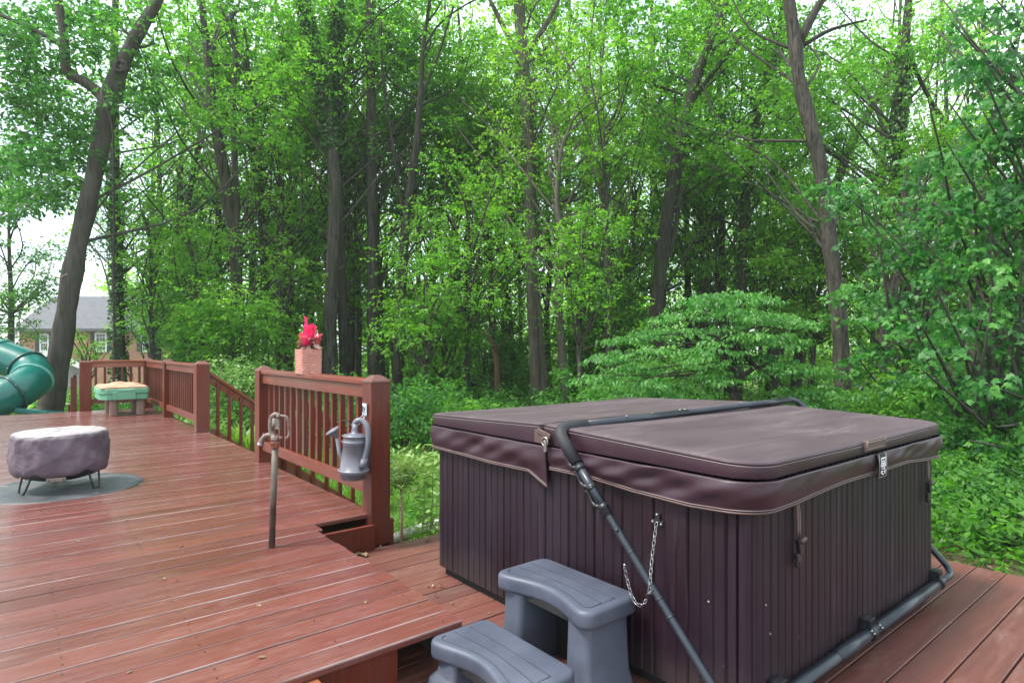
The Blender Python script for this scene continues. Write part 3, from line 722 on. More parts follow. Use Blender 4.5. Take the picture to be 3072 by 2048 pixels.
        s_.obox((x - 0.006, y - 0.004, zc - 0.086), ((1, 0, 0.3), (0, 1, 0), (-.3, 0, 1)), (0.005, 0.006, 0.012)); s_.obox((x + 0.016, y - 0.004, zc - 0.086), ((1, 0, -0.3), (0, 1, 0), (.3, 0, 1)), (0.005, 0.006, 0.012))
        s_.build('clip', M['blackp'], st, bev=0.003)
        s_ = MB(); s_.tube([(x + 0.005, y - 0.016, zc - 0.004), (x + 0.033, y - 0.016, zc + 0.004)], 0.009, 10); s_.build('strap_roll', M['strap'], st)
hot_tub()

# ---------------------------------------------------------------- cover lifter
def lifter():
    t = thing('cover_lifter', 'dark steel tube lifter frame lying over the hot tub cover', 'lifter', (2.8, 1.05, 0.0))
    A0 = np.array([1.80, 1.03, 0.10]); Bn = np.array([1.82, 1.935, 0.962]); Bf = np.array([3.885, 1.87, 0.985])
    def bend(a, c, b, r=0.09, n=7):
        a, b, c = map(lambda q: np.array(q, float), (a, b, c))
        da = (a - c) / np.linalg.norm(a - c); db = (b - c) / np.linalg.norm(b - c)
        p, q = c + da * r, c + db * r
        return [p * (1 - u) ** 2 + 2 * c * u * (1 - u) + q * u * u for u in np.linspace(0, 1, n)]
    d = (Bn - np.array([1.822, 1.172, 0.175])); d /= np.linalg.norm(d)
    P0 = np.array([1.822, 1.172, 0.175]) - d * 0.17
    tang = Bn + (Bf - Bn) / np.linalg.norm(Bf - Bn) * 0.34
    bn = bend(Bn - d * 0.2, Bn, tang, 0.075)
    m = MB(); m.tube([P0] + [P0 + d * q for q in (0.2, 0.5, 0.75)] + [Bn - d * 0.15] + bn + [tang], 0.0155, 12); arm = m.build('arm', M['bluetube'], t)
    # thicker outer sleeve on the upper part of the arm
    m = MB(); m.tube([Bn - d * 0.44, Bn - d * 0.16], 0.0195, 12); m.build('outer_sleeve', M['bluetube'], arm)
    m = MB(); m.tube([Bn - d * 0.185] + bn + [tang - (tang - Bn) / np.linalg.norm(tang - Bn) * 0.16], 0.027, 14); m.build('foam_grip', M['foam'], arm)
    m = MB()
    for q in (0.21, 0.305, 0.40):
        c = Bn - d * q
        m.tube(catmull([c, c + np.array([-0.016, 0.020, 0.002]), c + np.array([-0.016, 0.046, 0.012]), c + np.array([-0.022, 0.064, 0.045]), c + np.array([-0.03, 0.072, 0.056])], 4), [0.010] * 5 + [0.007] * 4 + [0.0055] * 8, 7)
        m.tube([c - d * 0.012 , c + d * 0.012], 0.0215, 12)
    m.build('hook', M['blackp'], arm)
    m = MB()
    for q in (0.305, 0.50):
        c = Bn - d * q + np.array([-0.014, -0.012, 0.0]); m.lathe([(0.007, 0), (0.007, 0.004), (0.004, 0.008)], c, 8, axis=(-0.7, -0.5, 0.3))
    for q in (0.60, 0.79, 0.86):
        m.tube([Bn - d * q, Bn - d * (q + 0.006)], 0.0172, 12)
    m.build('collar', M['bluetube'], arm)
    # cross bar over the cover
    e1 = Bf + (Bn - Bf) / np.linalg.norm(Bf - Bn) * 0.10
    da = np.array([0, -1, -1.0]) / math.sqrt(2)
    F0 = np.array([3.90, 1.03, 0.105]); F1 = Bf
    bf = bend(e1, Bf, F0 + (F1 - F0) * 0.6, 0.09)
    bl = bend(F0 + np.array([-0.4, 0, 0]), F0, F1, 0.075)
    m = MB(); m.tube([tang, e1] + bf + [F0 + (F1 - F0) * 0.4] + bl[::-1] + [(3.70, 1.03, 0.108)], 0.0165, 12); cb = m.build('cross_bar', M['bluetube'], t)
    m = MB(); u = (Bf - Bn) / np.linalg.norm(Bf - Bn); m.tube([Bn + u * 0.18, Bn + u * 0.92], 0.0195, 12); m.build('outer_sleeve', M['bluetube'], cb)
    m = MB(); m.tube([Bn + u * 1.52, e1 + u * 0.0], 0.0190, 12); m.tube(bf, 0.0195, 12); m.build('outer_sleeve', M['bluetube'], cb)
    m = MB()
    for q in (0.45, 0.64, 0.86, 0.90, 1.42):
        m.lathe([(0.006, 0), (0.006, 0.003), (0.003, 0.006)], Bn + u * q + np.array([-0.004, -0.008, 0.0175]), 8)
    m.build('screw', M['steel'], cb)
    # base tube along the foot of the cabinet
    m = MB(); m.tube([(1.80, 1.03, 0.115), (2.43, 1.03, 0.113), (2.43, 1.03, 0.113), (3.71, 1.03, 0.108)], 0.023, 12); bt = m.build('base_tube', M['bluetube'], t)
    m = MB(); m.tube([(2.46, 1.03, 0.113), (2.73, 1.03, 0.112)], 0.0262, 12); m.tube([(2.86, 1.03, 0.111), (3.60, 1.03, 0.109)], 0.0262, 12); m.build('outer_sleeve', M['bluetube'], bt)
    for x in (2.03, 2.79, 3.66):
        b = MB(); b.box(x - 0.035, x + 0.02, 1.040, 1.060, 0.10, 0.175)
        for k in range(4): b.box(x - 0.033 + k * 0.014, x - 0.028 + k * 0.014, 1.018, 1.041, 0.150, 0.170)
        b.box(x - 0.035, x + 0.02, 1.018, 1.041, 0.1705, 0.1745)
        b.ring((x - 0.005, 1.03, 0.111), 0.028, 0.004, (1, 0, 0), 18, 6); b.tube([(x - 0.018, 1.03, 0.111), (x + 0.008, 1.03, 0.111)], 0.0295, 14)
        b.build('bracket', M['blackp'], t, bev=0.0015)
    m = MB()
    for x in (2.755, 2.84):
        for dz in (0.0, 0.012): m.lathe([(0.006, 0), (0.006, 0.004), (0.003, 0.007)], (x + dz * 0.8, 1.03 - 0.016 - dz * .5, 0.133 - dz), 8, axis=(0, -0.6, 0.8))
    m.build('bolt', M['steel'], bt)
lifter()

def chain():
    t = thing('chain', 'thin steel chain hanging from the black bracket on the tub to the lifter arm', 'chain', (1.88, 1.45, 0.4))
    p0 = atX(1973, 1556, TX0 - 0.006)
    m = MB()
    m.obox(p0, ((0, 1, 0), (0, 0, 1), (1, 0, 0)), (0.011, 0.024, 0.004)); m.obox(p0 + np.array([0, 0, -0.014]), ((0, 1, 0), (0, 0, 1), (1, 0, 0)), (0.026, 0.010, 0.0035))
    br = m.build('bracket', M['blackp'], t, bev=0.002)
    m = MB()
    for dy, dz in ((0, 0.017), (0.020, -0.013), (-0.020, -0.016)): m.lathe([(0.0055, 0), (0.0055, 0.003), (0.003, 0.005)], p0 + np.array([-0.004, dy, dz]), 9, axis=(-1, 0, 0))
    m.build('screw', M['steel'], br)
    def links(P, name):
        P = catmull(P, 10); Q, s = resample(P, 0.0165)
        m = MB()
        for i in range(len(Q) - 1):
            c = (Q[i] + Q[i + 1]) / 2; dd = Q[i + 1] - Q[i]; dd /= np.linalg.norm(dd)
            sd = np.cross(dd, (1.0, 0.1, 0)); sd /= np.linalg.norm(sd); nn = np.cross(dd, sd)
            w = sd if i % 2 == 0 else nn
            pts = []
            for k in range(15):
                a = 2 * math.pi * k / 14
                ca, sa = math.cos(a), math.sin(a)
                pts.append(c + dd * (0.0062 * np.sign(ca) * min(1, abs(ca) * 1.8) + 0.0052 * ca) + w * 0.0058 * sa)
            m.tube(pts, 0.00135, 5, caps=False)
        m.build(name, M['steel'], t)
    a1 = atX(1948, 1778, 1.800); mid = (p0 + a1) / 2 + np.array([-0.01, 0.0, -0.012])
    links([p0 + np.array([-0.008, 0, -0.012]), mid, a1], 'chain_run')
    a2 = atX(1938, 1798, 1.800); b2 = atX(1874, 1700, 1.79)
    links([a2, atX(1930, 1812, 1.782), atX(1913, 1813, 1.780), atX(1895, 1785, 1.785), atX(1881, 1735, 1.79), b2], 'chain_loop')
    m = MB(); m.lathe([(0.0, -0.006), (0.006, -0.003), (0.006, 0.003), (0.0, 0.006)], b2 + np.array([0, 0, .008]), 10); m.build('chain_end', M['steel'], t)
    m = MB(); m.ring(a1 + np.array([0.004, 0, 0.0]), 0.019, 0.0015, (0, 0.7, 0.7), 18, 5); m.build('wire_tie', M['steel'], t)
chain()

# ---------------------------------------------------------------- spa steps
def spa_steps():
    t = thing('spa_steps', 'blue grey plastic two tread spa steps against the hot tub', 'steps', (1.55, 1.77, 0))
    def tread_poly(x0, x1, y0, y1, arc, r=0.05, n=7, m=16):
        P = []
        def corner(cx, cy, a0):
            for k in range(n + 1):
                a = R(a0 + 90 * k / n); P.append((cx + r * math.cos(a), cy + r * math.sin(a)))
        corner(x1 - r, y0 + r, 270); corner(x1 - r, y1 - r, 0); corner(x0 + r, y1 - r, 90)
        for k in range(1, m):                                # front edge, hollowed, from +y to -y
            f = k / m; y = (y1 - r) + (y0 + r - y1 + r) * f
            P.append((x0 + arc * math.sin(math.pi * f) ** 1.3, y))
        corner(x0 + r, y0 + r, 180)
        return P
    for name, x0, x1, zt in (('upper_tread', 1.553, 1.845, 0.372), ('lower_tread', 1.225, 1.517, 0.190)):
        y0, y1 = 1.488, 2.036
        m = MB(); m.prism(tread_poly(x0, x1, y0, y1, 0.055), zt - 0.070, zt, smooth=False)
        tr = m.build(name, M['step'], t, bev=0.018, seg=4)
        for pl in tr.data.polygons: pl.use_smooth = True
        # moulded grooves: an outline round the tread and two lengthwise lines, drawn as dark lines
        ins = 0.036; ya, yb = y0 + ins, y1 - ins
        m = MB()
        def line(x_, arc_, a_=0.0, b_=1.0):
            return [(x_ + arc_ * math.sin(math.pi * q) ** 1.3, ya + (yb - ya) * q, zt + 0.0004) for q in np.linspace(a_, b_, 22)]
        xa, xb = x0 + ins, x1 - ins; w = xb - xa
        for fx, arc_ in ((0.34, 0.020), (0.67, 0.006)):
            m.tube(line(xa + w * fx, arc_), 0.0021, 5)
            m.tube([(xa + w * (fx - 0.30), ya, zt + .0004), (xa + w * fx, ya, zt + .0004)] if fx < .5 else [(xa + w * 0.36, ya, zt + .0004), (xa + w * fx, ya, zt + .0004)], 0.0018, 5)
        fr = line(xa, 0.048, 0.05, 0.95)
        m.tube(catmull([(xa + 0.03, ya, zt + .0004), (xa + 0.010, ya + 0.006, zt + .0004)] + fr[::3] + [(xa + 0.010, yb - 0.006, zt + .0004), (xa + 0.03, yb, zt + .0004)], 3), 0.0021, 5)
        m.build('tread_groove', M['groove'], tr)
        zu = zt - 0.066
        for yc0, yc1, sgn in ((y0 + 0.03, y0 + 0.135, -1), (y1 - 0.135, y1 - 0.03, 1)):      # hollow end pedestals, flaring at the foot
            V = []
            for z, ex, ey in ((zu, 0.0, 0.0), (zu * 0.55, 0.006, 0.006), (0.09 if zt > .3 else 0.06, 0.012, 0.012), (0.045, 0.03, 0.028), (0.012, 0.038, 0.034), (0.0, 0.036, 0.032)):
                P = rrect(x0 + 0.03 - ex, x1 - 0.03 + ex * 0.2, yc0 - (ey if sgn < 0 else 0.01), yc1 + (ey if sgn > 0 else 0.01), 0.03, 5)
                V.append([(x, y, z) for x, y in P])
            m = MB(); n = len(V[0])
            m.grid([V[j][i] for i in range(n) for j in range(6)], n, 6, close=True)
            m.build('pedestal', M['step'], t)
        m = MB(); m.box(x1 - 0.06, x1 - 0.035, y0 + 0.12, y1 - 0.12, 0.0, zu); m.build('step_shade_panel', M['base'], t)  # black panel and rib paint in the shade of the step opening
        m = MB(); m.box(x0 + .05, x1 - 0.05, y0 + 0.1, y1 - 0.1, zu - 0.02, zu + 0.002); m.build('step_shade_rib', M['base'], t)
spa_steps()
# ---------------------------------------------------------------- leaves
T_DIAM = (np.array([(0, 0, 0), (0.5, 0.5, 0.06), (1, 0, -0.05), (0.5, -0.5, 0.06)]), [(0, 1, 2), (0, 2, 3)])
T_OVAL = (np.array([(0, 0, 0), (0.25, 0.42, 0.05), (0.62, 0.40, 0.05), (1, 0, -0.06), (0.62, -0.40, 0.05), (0.25, -0.42, 0.05), (0.4, 0, -0.01)]), [(0, 1, 6), (1, 2, 6), (2, 3, 6), (3, 4, 6), (4, 5, 6), (5, 0, 6)])
T_MAPLE = (np.array([(0, 0, 0), (0.06, 0.34, 0.02), (0.30, 0.30, 0.02), (0.38, 0.62, -0.04), (0.56, 0.28, 0.02), (1.0, 0.0, -0.08), (0.56, -0.28, 0.02), (0.38, -0.62, -0.04), (0.30, -0.30, 0.02), (0.06, -0.34, 0.02), (0.35, 0, 0.0)]),
           [(0, 1, 10), (1, 2, 10), (2, 3, 4), (2, 4, 10), (4, 5, 10), (5, 6, 10), (6, 7, 8), (6, 8, 10), (8, 9, 10), (9, 0, 10)])
T_STRAP = (np.array([(0, 0.5, 0), (0, -0.5, 0), (0.4, 0.5, 0), (0.4, -0.5, 0), (0.75, 0.35, -0.06), (0.75, -0.35, -0.06), (1, 0, -0.18)]), [(0, 1, 3, 2), (2, 3, 5, 4), (4, 5, 6)])
def leaf_object(name, P, D, N, size, mat, parent=None, loc=None, wr=0.6, tint=None, shape=T_DIAM):
    P = np.asarray(P, float); n = len(P)
    D = D / (np.linalg.norm(D, axis=1)[:, None] + 1e-9)
    Sd = np.cross(N, D); Sd /= (np.linalg.norm(Sd, axis=1)[:, None] + 1e-9)
    Nn = np.cross(D, Sd)
    T, Fc = shape
    size = np.broadcast_to(size, n)
    V = P[:, None, :] + size[:, None, None] * (T[None, :, 0, None] * D[:, None, :] + wr * T[None, :, 1, None] * Sd[:, None, :] + T[None, :, 2, None] * Nn[:, None, :])
    K = len(T); V = V.reshape(-1, 3)
    if parent is None and loc is None: loc = (V[:, 0].mean(), V[:, 1].mean(), V[:, 2].min())
    o0 = ORG[parent.name] if parent is not None else np.array(loc, float)
    V = (V - o0).astype(np.float32)
    ls = np.array([len(f) for f in Fc]); fl = np.concatenate([np.array(f) for f in Fc])
    loops = (fl[None, :] + (np.arange(n) * K)[:, None]).ravel().astype(np.int32)
    tot = np.tile(ls, n).astype(np.int32); st = np.r_[0, np.cumsum(tot)[:-1]].astype(np.int32)
    me = bpy.data.meshes.new(name)
    me.vertices.add(len(V)); me.vertices.foreach_set('co', V.ravel())
    me.loops.add(len(loops)); me.loops.foreach_set('vertex_index', loops)
    me.polygons.add(len(tot)); me.polygons.foreach_set('loop_start', st); me.polygons.foreach_set('loop_total', tot)
    me.polygons.foreach_set('use_smooth', np.zeros(len(tot), bool))
    a = me.attributes.new('rnd', 'FLOAT', 'POINT')
    if tint is None: tint = rs.uniform(0, 1, n)
    a.data.foreach_set('value', np.repeat(np.clip(tint, 0, 1), K).astype(np.float32))
    me.materials.append(mat); me.update(calc_edges=True)
    return link(me, name, parent, loc)
def rdir(n):
    v = rs.normal(size=(n, 3)); return v / np.linalg.norm(v, axis=1)[:, None]

# ---------------------------------------------------------------- yard hydrant
def hydrant():
    b = atZ(815, 1641, ZU)
    t = thing('water_hydrant', 'rusty iron yard hydrant standing up through the deck boards', 'hydrant', b)
    top = b + np.array([0.006, 0.010, 0.556]) + RGT * 0.016
    m = MB(); m.tube([b + np.array([0, 0, -0.02]), b * 0.5 + top * 0.5, top], 0.0172, 16); m.build('pipe', M['pipe'], t)
    m = MB(); m.lathe([(0.023, -0.004), (0.024, 0.0), (0.024, 0.016), (0.0285, 0.018), (0.0285, 0.032), (0.022, 0.034)], top, 8, smooth=False); m.build('collar', M['rust'], t, bev=0.002)
    c = top + np.array([0, 0, 0.034]); r, u = RGT, np.array([0, 0, 1.0]); f = FWD
    m = MB(); m.lathe([(0.021, 0), (0.024, 0.012), (0.024, 0.030), (0.019, 0.034)], c, 16)
    m.tube(catmull([c + u * 0.02 - r * 0.008, c + u * 0.055 - r * 0.022, c + u * 0.10 - r * 0.026, c + u * 0.135 - r * 0.018, c + u * 0.150 + r * 0.004, c + u * 0.140 + r * 0.022], 5), 0.0135, 12)
    m.tube([c + u * 0.06 - r * 0.010, c + u * 0.130 - r * 0.002], 0.014, 10)
    m.obox(c + u * 0.098 + r * 0.010, (r, f, u), (0.016, 0.010, 0.030))
    m.build('hydrant_head', M['castiron'], t)
    m = MB(); m.tube(catmull([c + u * 0.028, c + u * 0.034 - r * 0.030, c + u * 0.026 - r * 0.055, c + u * 0.004 - r * 0.074, c - u * 0.012 - r * 0.080], 5), [0.015] * 8 + [0.0155] * 13, 14)
    sp = m.build('spout', M['castiron'], t)
    m = MB(); m.tube([c - u * 0.010 - r * 0.079, c - u * 0.016 - r * 0.082], 0.0175, 14); m.tube([c - u * 0.016 - r * 0.082, c - u * 0.024 - r * 0.0845], 0.0165, 14); m.build('hose_thread', M['steel'], sp)
    m = MB()
    m.tube(catmull([c + u * 0.142 + r * 0.018, c + u * 0.140 + r * 0.050, c + u * 0.130 + r * 0.068, c + u * 0.080 + r * 0.076, c + u * 0.035 + r * 0.078, c + u * 0.018 + r * 0.066, c + u * 0.010 + r * 0.058], 5), 0.0078, 8)
    m.lathe([(0.010, -.014), (0.010, .014)], c + u * 0.14 + r * 0.02, 10, axis=f)
    m.build('lever', M['castiron'], t)
    m = MB(); m.tube([c + u * 0.008, c + u * 0.016 + r * 0.034], 0.008, 8); m.lathe([(0.010, -0.010), (0.010, 0.010)], c + u * 0.018 + r * 0.032, 8, axis=f); m.tube([c + u * 0.036 + r * 0.02, c + u * 0.036 - r * 0.012], 0.005, 6); m.build('linkage', M['rust'], t)
    m = MB(); m.lathe([(0.0, 0.0), (0.004, 0.001), (0.004, 0.008), (0, 0.01)], c + u * 0.036 - r * 0.066, 8); m.build('set_screw', M['steel'], sp)
hydrant()

# ---------------------------------------------------------------- watering can, hanging ring with tag
def watering_can():
    c = atX(1060, 1415, 1.700); c[2] = 0.487
    t = thing('watering_can', 'grey plastic watering can hanging on the railing beside the near post', 'watering can', c)
    ax = np.array([0.02, -0.04, 1.0]); 
    m = MB(); sx, sy = 0.92, 1.0
    m.lathe([(0.080, -0.030), (0.086, -0.028), (0.090, 0.004), (0.098, 0.006), (0.098, 0.030), (0.096, 0.033), (0.0935, 0.034), (0.0790, 0.195), (0.0815, 0.197), (0.0805, 0.218), (0.0785, 0.220), (0.0775, 0.246), (0.0795, 0.248), (0.0785, 0.256), (0.074, 0.262), (0.046, 0.268), (0.026, 0.274), (0.023, 0.295), (0.019, 0.330)], c, 32, axis=ax, sx=sx, sy=sy)
    body = m.build('body', M['can'], t)
    m = MB(); 
    for r_, z in ((0.0978, 0.031), (0.0808, 0.2195), (0.0788, 0.255)): m.ring(c + ax * z, r_, 0.0024, ax, 32, 6)
    m.build('moulded_rim', M['canlight'], body)
    r = RGT; u = np.array([0, 0, 1.0]); f = -FWD
    m = MB(); m.tube(catmull([c + u * 0.312 + r * 0.004, c + u * 0.345 + r * 0.02, c + u * 0.352 + r * 0.055, c + u * 0.315 + r * 0.092 + f * 0.015, c + u * 0.235 + r * 0.104 + f * 0.03, c + u * 0.15 + r * 0.094 + f * 0.045, c + u * 0.065 + r * 0.075 + f * 0.06], 6), 0.0195, 12); h = m.build('handle', M['can'], t)
    m = MB(); m.tube([c + u * 0.055 + r * 0.073 + f * 0.063, c + u * 0.105 + r * 0.084 + f * 0.052], 0.0235, 12); m.build('handle_socket', M['can'], h)
    m = MB(); m.ring(c + u * 0.107 + r * 0.084 + f * 0.052, 0.0235, 0.002, u, 18, 5); m.build('moulded_rim', M['canlight'], h)
    a = c + u * 0.08 - r * 0.085; b = c + u * 0.245 - r * 0.110 ; 
    m = MB(); m.tube([a + r * 0.02, c + u * 0.15 - r * 0.094, b], [0.016, 0.0125, 0.0105], 12); sp = m.build('spout', M['canlight'], t)
    dd = (np.array([0, 0, 0.85]) - r * 0.5 + f * 0.15); dd /= np.linalg.norm(dd)
    m = MB(); m.lathe([(0.011, -0.01), (0.013, 0.004), (0.034, 0.034), (0.050, 0.044), (0.052, 0.050), (0.040, 0.057), (0.0, 0.062)], b, 24, axis=dd); m.build('rose', M['can'], sp)
watering_can()
def ring_tag():
    c = atX(1094, 1228, XR - 0.012)
    t = thing('hanging_tag', 'white printed plastic tag with wire loops hung on the near railing post', 'tag', c)
    r = np.array([0, -1.0, 0]); u = np.array([0, 0, 1.0]); f = np.array([-1.0, 0, 0])
    m = MB(); m.obox(c, (r, u, f), (0.028, 0.040, 0.004)); tg = m.build('tag', M['white'], t, bev=0.002)
    m = MB()
    ff = c + f * 0.005
    m.ring(ff + u * 0.004 - r * 0.006, 0.014, 0.0022, f, 16, 5, sx=1.0)
    for (dx, dz, w, h) in ((-0.020, 0.004, 0.0018, 0.022), (0.019, 0.020, 0.004, 0.004), (0.019, 0.009, 0.004, 0.003), (0.019, -0.002, 0.004, 0.003), (0.019, -0.013, 0.004, 0.003), (0.019, -0.026, 0.004, 0.003), (-0.004, -0.016, 0.012, 0.0016), (-0.004, -0.024, 0.012, 0.0016), (-0.003, 0.006, 0.004, 0.008), (-0.006, -0.033, 0.012, 0.0016)):
        m.obox(ff + r * dx + u * dz, (r, u, f), (w, h, 0.0012))
    m.build('tag_print', M['shutter'], tg)
    m = MB(); m.tube(catmull([c - u * 0.036 + r * 0.014 + f * .004, c - u * 0.055 + r * 0.030 + f * .02, c - u * 0.085 + r * 0.020 + f * 0.04, c - u * 0.110 - r * 0.028 + f * 0.05, c - u * 0.095 - r * 0.07 + f * .05, c - u * 0.04 - r * 0.012 + f * .006], 6), 0.0032, 7); m.build('wire_loop', M['steel'], t)
    m = MB(); q = c - u * 0.095 - r * 0.145 + f * 0.06
    m.ring(q, 0.030, 0.0034, (0.5, 0.3, 0.9), 22, 7, sx=1.25); m.build('wire_loop', M['blackp'], t)
ring_tag()

# ---------------------------------------------------------------- flower pot on the rail
def flower_pot():
    c = atX(925, 1120, XR + 0.085); c[2] = RT
    t = thing('potted_plant', 'square salmon ceramic pot with bright pink plume flowers on the rail', 'potted plant', c)
    hw = 0.084; H = 0.205
    base = rrect(c[0] - hw, c[0] + hw, c[1] - hw, c[1] + hw, 0.014, 4); Q, s = resample(base, 0.008, True); n = len(Q)
    zz = np.linspace(0, H, 46); V = []
    for i, (x, y) in enumerate(Q):
        for z in zz:
            ph = z / H * 11 + 0.22 * math.sin(s[i] * 55) + 0.15 * math.sin(s[i] * 23 + z * 30)
            k = (ph % 1.0); rid = 0.0048 * (1 - k) ** 0.7 if z < H * 0.97 else 0.003
            tp = 0.97 + 0.03 * z / H
            dx, dy = x - c[0], y - c[1]; l = max(abs(dx), abs(dy))
            V.append((c[0] + dx * tp * (1 + rid / l), c[1] + dy * tp * (1 + rid / l), c[2] + z))
    m = MB(); m.grid(V, n, len(zz), close=True, smooth=False); m.add([(x, y, c[2] + 0.001) for x, y in Q], [tuple(range(n))]); m.build('pot', M['pot'], t)
    m = MB(); m.prism(rrect(c[0] - hw * .98, c[0] + hw * .98, c[1] - hw * .98, c[1] + hw * .98, 0.012, 4), c[2] + H - 0.03, c[2] + H - 0.018); m.build('soil', M['soil'], t)
    top = c + np.array([0, 0, H])
    P = []; D = []; T = []; Sz = []
    st = MB()
    for k in range(17):
        a = rs.uniform(0, 6.28); ln = 0 if k == 0 else rs.uniform(0.02, 0.085); hh = 0.245 if k == 0 else (rs.uniform(0.12, 0.215) if ln < .06 else rs.uniform(0.07, 0.13))
        b = top + np.array([math.cos(a) * ln * 0.35, math.sin(a) * ln * 0.35, -0.02]); e = top + np.array([math.cos(a) * ln * 1.15, math.sin(a) * ln * 1.15, hh])
        if k == 0: e = top + RGT * -0.022 + np.array([0, 0, 0.265])
        st.tube([b, b * .5 + e * .5, e], 0.0022, 5)
        n = 130
        f = rs.uniform(0.38, 1.0, n); ax = e - b
        p = b + ax * f[:, None]; rad = 0.024 * (1.05 - f) / 0.7 + 0.003
        d = rdir(n) * np.array([1, 1, 0.3]); p = p + d * rad[:, None]
        P.append(p); D.append(d * 0.8 + np.array([0, 0, 1.0])); T.append(np.clip(0.45 + (f - 0.6) * (1.0 if ln > .05 else 0.4) + rs.normal(0, .16, n), 0, 1)); Sz.append(rs.uniform(0.012, 0.024, n))
    st.build('flower_stems', M['redleaf'], t)
    P, D, T, Sz = np.vstack(P), np.vstack(D), np.concatenate(T), np.concatenate(Sz)
    leaf_object('flower_plumes', P, D, rdir(len(P)), Sz, M['pink'], t, wr=0.4, tint=T)
    n = 46; a = rs.uniform(0, 6.28, n); p = top + np.stack([np.cos(a) * .03, np.sin(a) * .03, rs.uniform(0.0, 0.10, n)], 1)
    d = np.stack([np.cos(a), np.sin(a), rs.uniform(-0.4, 0.6, n)], 1)
    leaf_object('plant_leaves', p, d, np.array([[0, 0, 1.0]]).repeat(n, 0) + rdir(n) * .5, rs.uniform(0.05, 0.085, n), M['redleaf'], t, wr=0.55, shape=T_OVAL)
    n = 16; a = rs.uniform(0, 6.28, n); p = top + np.stack([np.cos(a) * .06, np.sin(a) * .06, rs.uniform(0.02, 0.12, n)], 1); d = np.stack([np.cos(a), np.sin(a), rs.uniform(0.2, 1.2, n)], 1)
    leaf_object('plant_leaves', p, d, rdir(n), rs.uniform(0.03, 0.05, n), M['orangeleaf'], t, wr=0.4, shape=T_OVAL)
    # two big leaves drooping over the front rim
    q = top + RGT * 0.028 - FWD * 0.075
    p = np.array([q, q + RGT * 0.03 + FWD * .02]); d = np.array([[0, 0, -1.0] - FWD * 0.15 + RGT * 0.05, RGT * 1.0 + np.array([0, 0, -0.35])])
    leaf_object('plant_leaves', p + np.array([0, 0, 0.035]), d, np.array([-FWD + np.array([0, 0, .2])] * 2), np.array([0.12, 0.085]), M['redleaf'], t, wr=0.42, tint=np.array([0.75, 0.95]), shape=T_OVAL)
flower_pot()

